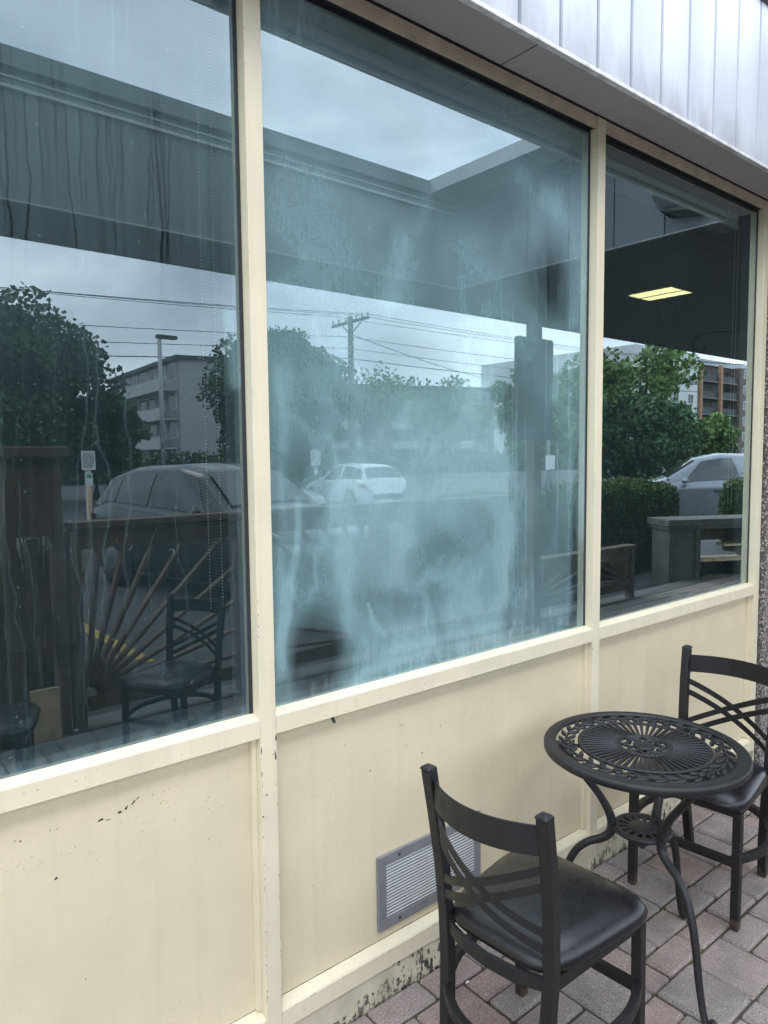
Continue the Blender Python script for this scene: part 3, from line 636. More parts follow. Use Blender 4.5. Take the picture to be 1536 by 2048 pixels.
# ================================================================== patio furniture
def chair(name, label, loc, rz, grp):
    t_ = empty(name, loc, rz, label, 'chair', grp)
    H = .845
    for s in (1, -1):
        pts = [(-.215, s*.142, .0), (-.192, s*.148, .15), (-.178, s*.158, .32), (-.176, s*.165, .44), (-.186, s*.170, .58), (-.205, s*.175, .72), (-.226, s*.178, H)]
        m = MB().sweep(pts, .031, .031, square=True, up=(1, 0, 0))
        # pyramid cap
        c = Vector((-.2275, s*.178, H)); q = .0165
        m.add([c+Vector((a*q, b*q, 0.0005)) for a, b in ((-1, -1), (1, -1), (1, 1), (-1, 1))]+[c+Vector((a*q, b*q, .006)) for a, b in ((-1, -1), (1, -1), (1, 1), (-1, 1))]+[c+Vector((0, 0, .015))],
              [(0, 1, 5, 4), (1, 2, 6, 5), (2, 3, 7, 6), (3, 0, 4, 7), (4, 5, 8), (5, 6, 8), (6, 7, 8), (7, 4, 8)])
        m.build('back_post', M['black'], t_, bevel=.003)
        MB().sweep([(.190, s*.19, 0), (.186, s*.19, .415)], .029, .029, square=True, up=(1, 0, 0)).build('leg', M['black'], t_, bevel=.003)
    # curved bow of the backrest
    def bx(y, z):   # surface of back: bowed backwards
        lean = -.176-.05*max(0, (z-.44)/.4)**1.3
        return lean-.058*(1-(y/.17)**2)
    def slat(z0, z1, hw, nme):   # flat bent bar from left post to right post
        n = 18; vs = []
        for i in range(n+1):
            y = .166-.332*i/n; zc = z0+(z1-z0)*i/n; x = bx(y, zc)
            sl = (z1-z0)/.332; k = hw*math.sqrt(1+sl*sl)
            vs += [(x-.0025, y, zc-k), (x+.0025, y, zc-k), (x+.0025, y, zc+k), (x-.0025, y, zc+k)]
        fs = [(4*i+j, 4*i+(j+1) % 4, 4*i+4+(j+1) % 4, 4*i+4+j) for i in range(n) for j in range(4)]+[(3, 2, 1, 0), (4*n, 4*n+1, 4*n+2, 4*n+3)]
        o_ = MB().add(vs, fs).build(nme, M['black'], t_, bevel=.001)
    slat(.785, .785, .036, 'top_rail')
    for a, b in ((.715, .545), (.672, .502)):
        slat(a, b, .0105, 'cross_slat'); slat(b, a, .0105, 'cross_slat')
    # seat frame and curved stretchers
    fr = [(.19, .19, .415), (-.176, .165, .415), (-.205, .08, .415), (-.213, 0, .415), (-.205, -.08, .415), (-.176, -.165, .415), (.19, -.19, .415), (.19, .19, .415)]
    MB().sweep(fr, .012, .034, square=True).build('seat_frame', M['black'], t_)
    def arc(a, b, bow, z0, z1, nme='stretcher'):
        a, b = Vector(a), Vector(b); d = (b-a); nrm = Vector((d.y, -d.x)).normalized()
        pts = []
        for i in range(13):
            q = i/12; p_ = a+d*q+nrm*bow*(4*q*(1-q)); pts.append((p_.x, p_.y, z0+(z1-z0)*q))
        MB().sweep(pts, .022, .028, square=True).build(nme, M['black'], t_, bevel=.002)
    arc((-.188, -.150), (-.188, .150), -.075, .25, .25)
    arc((.188, -.19), (-.184, -.152), -.06, .25, .25); arc((.188, .19), (-.184, .152), .06, .25, .25)
    arc((.190, -.178), (.190, .178), 0, .235, .235)
    # cushion: domed trapezoid
    def out_(a):   # superellipse plan
        c, s_ = math.cos(a), math.sin(a); e = 2/4.6
        x = .222*math.copysign(abs(c)**e, c); w = .232-.055*(.222-x)/.444
        return x, w*math.copysign(abs(s_)**e, s_)
    prof = [(.001, .496), (.45, .4935), (.70, .487), (.86, .476), (.955, .462), (1.0, .446), (.985, .434), (.93, .4285), (.4, .4285), (.001, .4285)]
    n = 72; vs = []
    for k, z in prof:
        for j in range(n):
            x, y = out_(2*math.pi*(j+.5)/n); vs.append((x*k+.026, y*k, z))
    MB().add(vs, [(i*n+j, i*n+(j+1) % n, (i+1)*n+(j+1) % n, (i+1)*n+j) for i in range(len(prof)-1) for j in range(n)][::-1], True).build('seat_cushion', M['vinyl'], t_)
    return t_
grp = 'black metal patio chairs'
c1 = chair('patio_chair', 'black cross-back chair in front, beside the vent grille, back turned to the camera', (1.475, -.452, 0), R(3), grp)
def dup(o, label, loc, rz, cat_group=None):
    c = copy_tree(o); c.location = loc; c.rotation_euler = (0, 0, rz); c['label'] = label; return c
dup(c1, 'black cross-back chair behind the round table near the pebbledash wall', (2.633, -.332, 0), R(184))
dup(c1, 'black cross-back chair behind the photographer, mirrored low in the left window', (1.62, -2.12, 0), R(150))
dup(c1, 'black cross-back chair at the wooden post, mirrored at the edge of the left window', (.62, -1.98, 0), R(20))

# bistro table
tb = empty('bistro_table', (2.06, -.41, 0), R(0), 'round black cast metal bistro table with sunburst top', 'table')
ZT = .727
MB().lathe([(.272, ZT-.006), (.272, ZT), (.302, ZT), (.308, ZT-.002), (.311, ZT-.007), (.311, ZT-.022), (.303, ZT-.028), (.292, ZT-.024), (.285, ZT-.010), (.272, ZT-.008)], 96).build('table_rim', M['iron'], tb)
m = MB()
for r0, r1 in ((.192, .204),):
    m.lathe([(r0, ZT-.008), (r0, ZT-.001), ((r0+r1)/2, ZT+.001), (r1, ZT-.001), (r1, ZT-.008), (r0, ZT-.008)], 96)
m.lathe([(.072, ZT-.008), (.074, ZT), (.084, ZT+.001), (.088, ZT-.001), (.088, ZT-.008), (.072, ZT-.008)], 48)
m.lathe([(.0005, ZT+.001), (.028, ZT+.001), (.034, ZT-.001), (.034, ZT-.008), (.0005, ZT-.008)], 32)
NS = 54
for k in range(NS):
    a = 2*math.pi*k/NS; c, s = math.cos(a), math.sin(a)
    vs = []
    for rr_, hw in ((.085, .0030), (.197, .0056)):
        for o_, z in ((-hw, ZT-.008), (-hw, ZT-.002), (0, ZT+.0005), (hw, ZT-.002), (hw, ZT-.008)):
            vs.append((rr_*c-o_*s, rr_*s+o_*c, z))
    m.add(vs, [(i, i+1, i+6, i+5) for i in range(4)]+[(4, 0, 5, 9)])
m.build('sunburst', M['iron'], tb)
m = MB()
def leaf(mb, cx, cy, ang, ln, wd, z=ZT-.002):
    ca, sa = math.cos(ang), math.sin(ang); top = []; vs = []
    for u_, w_ in ((-.5, 0), (-.3, .7), (0, 1), (.3, .7), (.5, 0)):
        for q, dz in ((-1, 0), (0, .003), (1, 0)):
            x, y = u_*ln, w_*wd*q*.5; vs.append((cx+x*ca-y*sa, cy+x*sa+y*ca, z+dz))
    nb = len(vs); vs += [(a, b, z-.006) for a, b, c_ in vs]
    fs = []
    for i in range(4):
        for j in range(2): fs += [(3*i+j, 3*i+3+j, 3*i+4+j, 3*i+j+1)]
        fs += [(3*i, nb+3*i, nb+3*i+3, 3*i+3), (3*i+2, 3*i+5, nb+3*i+5, nb+3*i+2)]
    mb.add(vs, fs, True)
NL = 30
for k in range(NL):
    a = 2*math.pi*k/NL
    leaf(m, .224*math.cos(a), .224*math.sin(a), a+R(58), .044, .015); leaf(m, .254*math.cos(a+.1), .254*math.sin(a+.1), a+R(122), .044, .015)
    leaf(m, .239*math.cos(a+.05), .239*math.sin(a+.05), a+R(92), .052, .010)
for k in range(6):
    a = 2*math.pi*k/6+.3
    for d in (-1, 1):
        sp = [(.238+.017*math.cos(q)*(1-q/9), .018*math.sin(q)*(1-q/9)) for q in [i*.5 for i in range(13)]]
        m.sweep([(p_*math.cos(a)-(w_*1+d*.02)*math.sin(a), p_*math.sin(a)+(w_*1+d*.02)*math.cos(a), ZT) for p_, w_ in sp], .0038, n=5)
for k in range(16):
    a = 2*math.pi*k/16; leaf(m, .054*math.cos(a), .054*math.sin(a), a+R(50 if k % 2 else -40), .048, .011)
m.build('leaf_wreath', M['iron'], tb)
# legs: S-curves pinched at the shelf, scroll feet
for az in (3, 125, 247):
    a = R(az)
    prof = [(.272, .706), (.236, .672), (.186, .612), (.132, .545), (.098, .480), (.096, .430), (.125, .402), (.165, .385), (.205, .350), (.236, .285), (.255, .205), (.270, .120), (.288, .050), (.305, .018), (.325, .010), (.340, .022), (.340, .040), (.328, .046), (.322, .036)]
    rad = [1.1, 1, 1, 1, 1.15, 1.25, 1.1, 1, 1, 1, .95, .9, .85, .8, .8, .8, .8, .8, .7]
    rs_ = []
    P3 = [Vector((rr_*math.cos(a), rr_*math.sin(a), z)) for rr_, z in prof]
    # smooth by Catmull-Rom
    pts, rads = [], []
    for i in range(len(P3)-1):
        p0, p1, p2, p3 = P3[max(i-1, 0)], P3[i], P3[i+1], P3[min(i+2, len(P3)-1)]
        for q in (0, .33, .66):
            pts.append(.5*((2*p1)+(-p0+p2)*q+(2*p0-5*p1+4*p2-p3)*q*q+(-p0+3*p1-3*p2+p3)*q**3)); rads.append(rad[i]*(1-q)+rad[i+1]*q)
    pts.append(P3[-1]); rads.append(rad[-1])
    MB().sweep(pts, .0125, n=10, radii=rads, up=(-math.sin(a), math.cos(a), 0)).build('leg', M['iron'], tb)
m = MB().lathe([(.076, .444), (.090, .444), (.093, .450), (.090, .457), (.074, .457), (.074, .446)], 48).lathe([(.0005, .457), (.040, .457), (.043, .455), (.043, .447), (.0005, .447)], 32)
for k in range(15):
    a = 2*math.pi*k/15; c, s = math.cos(a), math.sin(a); vs = []
    for rr_, hw in ((.038, .0050), (.078, .0085)):
        for o_, z in ((-hw, .448), (-hw, .4555), (hw, .4555), (hw, .448)): vs.append((rr_*c-o_*s, rr_*s+o_*c, z))
    m.add(vs, [(i, i+1, i+5, i+4) for i in range(3)])
m.lathe([(.02, .446), (.06, .430), (.018, .400), (.006, .385)], 20)
m.build('lower_shelf', M['iron'], tb)
MB().lathe([(.001, .712), (.02, .712), (.02, .69), (.001, .69)], 16).sweep([(.28*math.cos(R(3)), .28*math.sin(R(3)), .703), (0, 0, .703), (.28*math.cos(R(125)), .28*math.sin(R(125)), .703)], .012, .008, square=True).sweep([(0, 0, .7035), (.28*math.cos(R(247)), .28*math.sin(R(247)), .7035)], .012, .008, square=True).build('top_brace', M['iron'], tb)

# litter by the base board
m = MB(); rr = random.Random(12)
def scrap(x, y, label, col, seed):
    rs = random.Random(seed); n = 7
    vs = [(x+.011*math.cos(a)*rs.uniform(.5, 1), y+.006*math.sin(a)*rs.uniform(.5, 1), .004+rs.uniform(0, .004)) for a in [2*math.pi*i/n for i in range(n)]]
    vs2 = [(a, b, c-.002) for a, b, c in vs]
    o_ = MB().add(vs+vs2, [tuple(range(n)), tuple(range(n, 2*n))[::-1]]+[(i, (i+1) % n, n+(i+1) % n, n+i) for i in range(n)]).build('litter_scrap', simple('scrap', col, .7), None)
    tag(o_, label, 'litter')
scrap(1.56, -.115, 'white scrap of litter at the base board left of the front chair', (.7, .7, .68), 1)
scrap(2.05, -.06, 'white scrap of litter on pavers below the bistro table', (.65, .65, .62), 2)

# ================================================================== across the car park (seen mirrored in the glass)
# patio railing with sunburst slats
def railing(name, label, x0, x1, ztop, y=-2.93, fan=True, sides=(1, -1)):
    t_ = empty(name, (x0, y, 0), 0, label, 'railing'); W_ = x1-x0
    MB().box(0, W_, -.07, .07, ztop-.045, ztop, b=.006).box(.03, W_-.03, -.03, .03, ztop-.17, ztop-.05).build('top_rail', M['wood_brown'], t_)
    MB().box(.03, W_-.03, -.03, .03, .08, .17).build('bottom_rail', M['wood_brown'], t_)
    for px in (0.03, W_-.03): MB().box(px-.035, px+.035, -.04, .04, -.02, ztop-.05).build('rail_post', M['wood_brown'], t_)
    if fan:
        m = MB(); hh = ztop-.17-.17
        for cx, sgn in [((.08, 1) if q_ > 0 else (W_-.08, -1)) for q_ in sides]:
            for k in range(9):
                a = R(6+k*10); ca, sa = math.sin(a), math.cos(a)
                ln = min(((W_/2 if len(sides) > 1 else W_-.06)-.1)/max(ca, .01)*1.0, hh/max(sa, .01))
                m.sweep([(cx+sgn*ca*.06, 0, .17+sa*.06), (cx+sgn*ca*ln, 0, .17+sa*ln)], .022, .050, square=True, up=(0, 1, 0))
        m.build('fan_slat', M['wood_brown'], t_)
    return t_
railing('patio_railing', 'brown wooden railing with sunburst slats beside the tall post, mirrored in the left window', 1.31, 2.50, 1.27, sides=(1,))
railing('patio_railing', 'brown wooden railing panel mirrored at the bottom right corner of the left window', 2.51, 3.75, 1.27, sides=(-1,))
railing('patio_railing', 'brown wooden railing left of the tall post, mirrored at the edge of the left window', -.5, .91, 1.27, sides=(-1,))
railing('patio_railing', 'brown wooden railing with top and bottom rail only, mirrored low in the middle window', 3.76, 5.40, 1.27, fan=False)
railing('patio_railing', 'low brown railing beside the dark hedge, mirrored in the right window', 5.66, 7.6, .60, y=-2.95)
# heavy gate pillar
gp = empty('gate_pillar', (1.11, -2.93, 0), 0, 'brown timber pillar with flat cap and pale unpainted foot, mirrored in the left window', 'pillar')
MB().box(-.21, .20, -.13, .13, 1.66, 1.73, b=.01).build('pillar_cap', M['wood_brown'], gp)
MB().box(-.15, -.10, -.07, .07, -.02, 1.66).box(.11, .16, -.07, .07, -.02, 1.66).build('pillar_post', M['wood_brown'], gp)
MB().box(-.098, .108, -.05, .05, 1.20, 1.655).build('pillar_panel', M['wood_brown'], gp)
MB().box(-.075, .085, .09, .12, -.02, .30).build('pillar_foot_board', M['wood_pale'], gp)
MB().sweep([(-.12, 0, 1.18), (.0, 0, .62), (.02, 0, .38)], .05, .03, square=True, up=(0, 1, 0)).sweep([(.0, 0, 1.18), (.08, 0, .62), (.05, 0, .38)], .05, .03, square=True, up=(0, 1, 0)).build('diagonal_slat', M['wood_brown'], gp)
# timber service counter
hw = empty('timber_counter', (8.95, -3.35, -.14), R(28), 'weathered grey timber counter with open shelves and thick top, mirrored in the right window', 'counter')
MB().box(-.05, 1.9, -.25, .25, .84, .93, b=.008).box(-.03, 1.88, -.23, .23, .80, .838).build('counter_top', M['wood_grey'], hw)
m = MB().box(0, .08, -.2, .2, -.02, .80).box(.40, .46, -.2, .2, -.02, .80).box(1.30, 1.38, -.2, .2, -.02, .80).box(1.78, 1.85, -.2, .2, -.02, .80).box(.081, .399, .15, .18, -.02, .80).box(.461, 1.299, -.2, -.17, .60, .80)
m.build('counter_frame', M['wood_grey'], hw)
MB().box(.47, 1.29, -.15, .15, .35, .38).box(.9, 1.25, -.1, .1, .54, .57).build('counter_shelf', M['wood_pale'], hw)
MB().box(.47, 1.77, -.2, -.18, -.02, .34).build('counter_backing', M['dark'], hw)

# foliage
t = NT('leaf'); a = t.n('ShaderNodeAttribute', attribute_name='tone').outputs['Fac']
def leafmat(name, c0, c1):
    t = NT(name); a = t.n('ShaderNodeAttribute', attribute_name='tone').outputs['Fac']
    c = t.ramp(a, 0, 1, (*c0, 1), (*c1, 1)); t.set(Base_Color=c, Roughness=.6)
    t.b.inputs['Specular IOR Level'].default_value = .25
    return t.m
M['leaf_dark'] = leafmat('dark_maple_leaf', (.022, .055, .022), (.065, .13, .045))
M['leaf_mid'] = leafmat('spring_leaf', (.06, .12, .03), (.18, .27, .07))
M['leaf_hedge'] = leafmat('hedge_leaf', (.02, .045, .008), (.13, .17, .02))
M['leaf_dry'] = leafmat('dry_grass_leaf', (.08, .09, .035), (.22, .17, .09))
def leaves(name, mat, parent, C, nrm, size, rs):
    n = len(C); d = rs.normal(size=(n, 3)); d /= np.linalg.norm(d, axis=1)[:, None]
    e = np.cross(d, rs.normal(size=(n, 3))); e /= np.linalg.norm(e, axis=1)[:, None]
    s = (size*rs.uniform(.6, 1.3, n))[:, None]
    V = np.stack([C+d*s*.7, C+e*s*.45, C-d*s*.7, C-e*s*.45], 1).reshape(-1, 3)
    me = bpy.data.meshes.new(name); me.vertices.add(len(V)); me.vertices.foreach_set('co', V.ravel())
    me.loops.add(4*n); me.loops.foreach_set('vertex_index', np.arange(4*n, dtype=np.int32)); me.polygons.add(n)
    me.polygons.foreach_set('loop_start', np.arange(0, 4*n, 4, dtype=np.int32)); me.polygons.foreach_set('loop_total', np.full(n, 4, np.int32))
    me.update(calc_edges=True)
    A = me.attributes.new('tone', 'FLOAT', 'FACE'); A.data.foreach_set('value', np.clip(nrm, 0, 1).astype(np.float32))
    me.materials.append(mat); o = bpy.data.objects.new(name, me); COL.objects.link(o); o.parent = parent; return o
def tree(name, label, x, y, h, rad, mat, seed, zlow=.25, n=9000, size=.22, clumps=46, dens=1.0, cat='tree', group=None, trunk_r=.18):
    rs = np.random.RandomState(seed); t_ = empty(name, (x, y, -.14), 0, label, cat, group)
    zc = h*(zlow+1)/2; rz = h*(1-zlow)/2
    cc = []
    while len(cc) < clumps:
        p_ = rs.uniform(-1, 1, 3)
        q = np.linalg.norm(p_)
        if q < 1 and q > .25: cc.append((p_[0]*rad*.86, p_[1]*rad*.86, zc+p_[2]*rz*.86))
    cc = np.array(cc); cr = rs.uniform(.16, .34, clumps)*rad*1.15
    k = rs.randint(0, clumps, n); d = rs.normal(size=(n, 3)); d /= np.linalg.norm(d, axis=1)[:, None]
    C = cc[k]+d*(cr[k]*rs.uniform(.35, 1.0, n)**.6)[:, None]*np.array([1, 1, .8])
    tone = .45+.3*rs.rand(clumps)[k]-.15+rs.normal(0, .15, n)
    leaves('crown', mat, t_, C, tone, size, rs)
    m = MB().sweep([(0, 0, 0), (.03, 0, h*.25), (-.05, .04, h*.5), (.02, 0, h*.8)], trunk_r, n=8, radii=[1.2, .9, .6, .2])
    for i in range(12):
        c = cc[i*clumps//12]; z0 = h*rs.uniform(.2, .5)
        m.sweep([(0, 0, z0), tuple((np.array([0, 0, z0])+c)/2+rs.normal(0, .1, 3)*rad*.3), tuple(c)], trunk_r*.35, n=5, radii=[1, .7, .25])
    m.build('trunk', M['bark'], t_)
    return t_
gt = 'trees beyond the car park'
tree('maple_tree', 'broad dark green maple at the left edge of the left window reflection', 6.4, -29, 8.3, 4.1, M['leaf_dark'], 1, .10, 42000, .19, 110, group=gt)
tree('maple_tree', 'dark green maple mirrored across the mullion between left and middle windows', 15.0, -22.5, 7.0, 2.7, M['leaf_dark'], 2, .08, 32000, .15, 90, group=gt)
tree('maple_tree', 'low dark tree mirrored beside the large left maple', 10.6, -31, 5.0, 2.1, M['leaf_dark'], 21, .2, 7000, .25, group=gt)
tree('bushy_tree', 'small bushy tree mirrored just right of the post sign', 29.5, -21, 6.7, 3.1, M['leaf_mid'], 3, .15, 10000, .2, group=gt)
tree('thin_tree', 'thin spring tree on the skyline mirrored left of the post sign', 42.5, -42, 8.1, 4.4, M['leaf_mid'], 4, .3, 3000, .3, group=gt)
tree('thin_tree', 'sparse tree on the skyline above the low apartment block', 44, -54, 10.1, 5.5, M['leaf_mid'], 5, .5, 2400, .3, group=gt)
tree('tall_tree', 'tall leafy tree with dark branches before the white gable, in the right window', 42.8, -24, 9.6, 3.9, M['leaf_mid'], 6, .25, 2900, .30, 34, group=gt, trunk_r=.3)
tree('tall_tree', 'deep green tree at the left side of the right window reflection', 36.5, -23.5, 8.4, 3.0, M['leaf_mid'], 7, .1, 6500, .24, group=gt)
tree('round_shrub_tree', 'round low tree at the foot of the brick apartment block', 39.5, -18.3, 4.0, 2.2, M['leaf_mid'], 8, .05, 9000, .2, group=gt)
tree('round_shrub_tree', 'dark low tree behind the hedge, mirrored in the right window', 33.5, -18.5, 5.3, 2.8, M['leaf_dark'], 9, .05, 9000, .2, group=gt)
tree('round_shrub_tree', 'low shrub tree in front of the brick apartment block, right of the silver car roof', 48.5, -15.5, 2.6, 1.6, M['leaf_mid'], 10, .05, 5000, .2, group=gt)
def hedge(label, x0, x1, y0, y1, z1, seed, n, mat='leaf_hedge', size=.05, nm='hedge', cat='hedge', z0=-.12):
    rs = np.random.RandomState(seed); t_ = empty(nm, ((x0+x1)/2, (y0+y1)/2, z0), 0, label, cat)
    a, b = (x1-x0)/2, (y1-y0)/2; h = z1-z0
    C = []; tn = []
    P_ = rs.uniform(-1, 1, (n*2, 3)); q = (np.abs(P_[:, 0])**5+np.abs(P_[:, 1])**5+np.abs(P_[:, 2])**6)
    P_ = P_[(q < 1.0) & (q > .25)][:n]
    bump = 1+.06*np.sin(P_[:, 0]*a*5+seed)*np.cos(P_[:, 1]*b*6)
    C = np.stack([P_[:, 0]*a*bump, P_[:, 1]*b*bump, h/2+P_[:, 2]*h/2*bump], 1)
    sh = rs.rand(len(C)) < .04; C[sh, 2] += rs.uniform(0, .12, sh.sum())
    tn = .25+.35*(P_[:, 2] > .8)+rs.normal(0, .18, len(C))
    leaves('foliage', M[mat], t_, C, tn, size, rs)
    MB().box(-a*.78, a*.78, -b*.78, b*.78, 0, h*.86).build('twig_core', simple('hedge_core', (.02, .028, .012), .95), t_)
    return t_
hedge('clipped yellow-green hedge mirrored in the right window, left of the silver car', 8.1, 10.9, -4.9, -4.0, 1.24, 31, 34000, size=.04)
hedge('end of a clipped hedge at the right edge of the right window reflection', 13.0, 14.5, -4.6, -3.8, 1.2, 32, 12000, size=.04)
hedge('clipped hedge mirrored low in the middle window behind the canopy column', 5.9, 8.2, -5.2, -4.5, 1.15, 33, 16000, size=.04)
# dry ornamental grass by the pillar
def tuft(label, x, y, h, w, seed):
    rs = random.Random(seed); m = MB(); tone = []
    for k in range(320):
        a = rs.uniform(0, 6.28); q = rs.uniform(0, w*.5); s = rs.uniform(0, w*.8); hh = h*rs.uniform(.6, 1)
        b = Vector((q*math.cos(a), q*math.sin(a), 0)); e_ = b+Vector((s*math.cos(a), s*math.sin(a), hh)); md = (b+e_)/2+Vector((0, 0, hh*.12)); wv = Vector((-math.sin(a), math.cos(a), 0))*.005
        m.add([b-wv, b+wv, md+wv, md-wv, e_+wv*.6, e_-wv*.6], [(0, 1, 2, 3), (3, 2, 4, 5)]); v_ = rs.random(); tone += [v_, min(1, v_+.2)]
    o_ = m.build('grass_plant', M['leaf_dry'], None, loc=(x, y, -.12)); o_.data.attributes.new('tone', 'FLOAT', 'FACE').data.foreach_set('value', tone)
    tag(o_, label, 'plant')
tuft('dry brown ornamental grass behind the timber pillar, mirrored in the left window', 1.45, -4.1, 1.35, .42, 4)
tuft('shorter dry grass plant beside the pillar grass, mirrored in the left window', 1.05, -4.3, 1.25, .4, 5)

# vehicles --------------------------------------------------------------
def interp(x, pts):
    return float(np.interp(x, [p_[0] for p_ in pts], [p_[1] for p_ in pts]))
car_glass = NT('car_glass'); car_glass.set(Base_Color=(.012, .015, .017, 1), Roughness=.05); car_glass.b.inputs['Specular IOR Level'].default_value = .9
def paintmat(name, c, metal=.3):
    t = NT(name); t.set(Base_Color=(*c, 1), Roughness=.28, Metallic=metal); t.b.inputs['Coat Weight'].default_value = .6; return t.m
def car(name, label, cat, x, y, rz, paint, L_=4.6, H_=1.66, kind='suv', group='cars parked opposite the windows'):
    t_ = empty(name, (x, y, -.12), rz, label, cat, group)
    k = L_/4.6; hz = H_/1.66
    if kind == 'suv': top = [(0, .62), (.06, .84), (.5, .99), (1.15, 1.07), (1.32, 1.12), (2.0, 1.56), (2.5, 1.65), (3.6, 1.62), (4.1, 1.52), (4.42, 1.14), (4.56, 1.0), (4.6, .62)]; c0, c1 = 1.32, 4.42
    else: top = [(0, .55), (.08, .74), (.6, .90), (1.25, .98), (1.4, 1.02), (2.15, 1.52), (2.6, 1.60), (3.3, 1.55), (4.05, 1.12), (4.45, 1.06), (4.56, .95), (4.6, .55)]; c0, c1 = 1.4, 4.05
    belt = [(0, .62), (.3, .86), (1.3, .98), (4.0, 1.10), (4.6, 1.0)]
    wid = [(0, .55), (.08, .76), (.4, .88), (1, .92), (3.8, .92), (4.35, .88), (4.55, .78), (4.6, .6)]
    def sect(xx, v, off=0.0):   # v 0..1 sill -> roof centre, one side
        zt = interp(xx, top); zb = min(interp(xx, belt), zt-.01); w = interp(xx, wid); g_ = max(0, min(1, (zt-zb)/.5))
        wr = w*(.90*(1-g_)+.70*g_)
        pts = [(w*.90, .24), (w*.985, .34), (w*1.0, .55), (w*.99, .75), (w*.965, zb), (w*.955*(1-.12*.2)-0*.1, zb+.01*g_), (wr+(w*.95-wr)*.5, zb+(zt-zb)*.5), (wr*1.0, zt-.05*g_-.01), (wr*.86, zt-.008), (wr*.5, zt+.012), (0, zt+.022)]
        m_ = len(pts)-1; q = v*m_; i = min(int(q), m_-1); fq = q-i
        a_, b_ = pts[i], pts[i+1]; return (a_[0]*(1-fq)+b_[0]*fq, a_[1]*(1-fq)+b_[1]*fq)
    xs = sorted(set([0, .03, .06, .1, .2, .3, .4, .5, .62, .8, 1, 1.15, 1.25, 1.32, 1.4, 1.5, 1.6, 1.7, 1.8, 1.9, 2.0, 2.15, 2.3, 2.5, 2.8, 3.1, 3.4, 3.6, 3.8, 3.95, 4.05, 4.1, 4.2, 4.3, 4.42, 4.5, 4.56, 4.6]))
    nv = 20; vs = []
    for xx in xs:
        ring = [sect(xx, j/nv) for j in range(nv+1)]
        vs += [(xx*k, a_, b_*hz) for a_, b_ in ring]+[(xx*k, -a_, b_*hz) for a_, b_ in ring[-2::-1]]
    m_ = 2*nv+1
    fs = [(i*m_+j, i*m_+j+1, (i+1)*m_+j+1, (i+1)*m_+j) for i in range(len(xs)-1) for j in range(m_-1)]+[tuple(range(m_)), tuple(range((len(xs)-1)*m_, len(xs)*m_))[::-1]]
    fs += [((i+1)*m_, (i+1)*m_+m_-1, i*m_+m_-1, i*m_) for i in range(len(xs)-1)]
    MB().add(vs, fs, True).build('body', paint, t_)
    def patch(nme, xa, xb, va, vb, sides=(1, -1), off=.008, up=0, nu=10, nv_=6, taper=0):
        for s in sides:
            def fn(a_, b_):
                v = va+(vb-va)*b_; xl = xa+taper*b_; xr = xb-taper*.4*b_
                xx = xl+(xr-xl)*a_; w, z = sect(xx, v); return ((xx)*k, s*(w+off), (z+up)*hz)
            MB().grid(fn, nu, nv_).build(nme, car_glass.m, t_)
    patch('side_window', c0+.35, (c0+c1)/2+.02, .52, .69, taper=.42)
    patch('side_window', (c0+c1)/2+.10, c1-.72, .52, .69, taper=0)
    if kind == 'suv': patch('side_window', c1-.66, c1-.22, .52, .69, taper=0)
    def wind(nme, xa, xb):
        def fn(a_, b_):
            xx = xa+(xb-xa)*a_; v = .72; w, z = sect(xx, v); y_ = (1-2*b_)*w*.93
            z2 = interp(xx, top)+.022*(1-(2*b_-1)**2)
            return (xx*k-(.012 if xa < 2.3 else -.012), y_, z2*hz+.012)
        MB().grid(fn, 8, 10).build(nme, car_glass.m, t_)
    wind('windscreen', c0+.06, 1.96); wind('rear_window', (4.12 if kind == 'suv' else 3.4), (4.40 if kind == 'suv' else 3.98))
    for wx in (.86, 3.68):
        for s in (1, -1):
            q = Matrix.Translation((wx*k, s*.80, .34))@Matrix.Rotation(R(90)*-s, 4, 'X')
            o_ = MB().lathe([(.001, .16), (.22, .155), (.24, .135), (.33, .14), (.345, .12), (.345, -.08), (.001, -.08)], 28).build('wheel', M['tread'], t_); o_.matrix_local = q
            MB().lathe([(.001, .168), (.07, .170), (.215, .163), (.22, .150)], 20).build('rim', M['rim'], o_)
            n = 18
            aw = MB().add([(wx*k+.41*math.cos(math.pi*i/n), s*(interp(wx, wid)+.003), .34+.40*math.sin(math.pi*i/n)) for i in range(n+1)]+[(wx*k-.41, s*(interp(wx, wid)-.02), .24), (wx*k+.41, s*(interp(wx, wid)-.02), .24)], [tuple(range(n+3))]).build('wheel_arch', M['dark'], t_)
    for s in (1, -1):
        MB().sweep([((c0+.42)*k, s*.90, 1.05*hz), ((c0+.40)*k, s*1.02, 1.10*hz)], .07, n=8, radii=[.6, 1.1]).build('wing_mirror', paint, t_)
        MB().grid(lambda a_, b_: (.12*k+.25*a_, s*(interp(.12+.25*a_, wid)+.006), (.70+.09*b_)*hz), 4, 2).build('headlight', M['galv'], t_)
        MB().grid(lambda a_, b_: (4.30*k+.2*a_*k, s*(interp(4.30+.2*a_, wid)+.006), (.82+.16*b_)*hz), 4, 2).build('tail_light', simple('red_lens', (.3, .02, .02), .3) if 'red_lens' not in bpy.data.materials else bpy.data.materials['red_lens'], t_)
        MB().box(2.35*k, 2.55*k, s*.925-.008, s*.925+.008, .86*hz, .89*hz).build('door_handle', M['dark'], t_)
    MB().box(-.015, .02, -.45, .45, .42*hz, .68*hz, b=.006).build('grille', M['dark'], t_)
    MB().box(.3*k, 4.3*k, -.8, .8, .2, .26).build('underside', M['dark'], t_)
    return t_
car('parked_suv', 'dark grey car parked nose-in behind the railing, mirrored in the left window', 'car', 5.1, -5.0, R(-101), paintmat('dark_car_paint', (.010, .011, .013)), 4.6, 1.70)
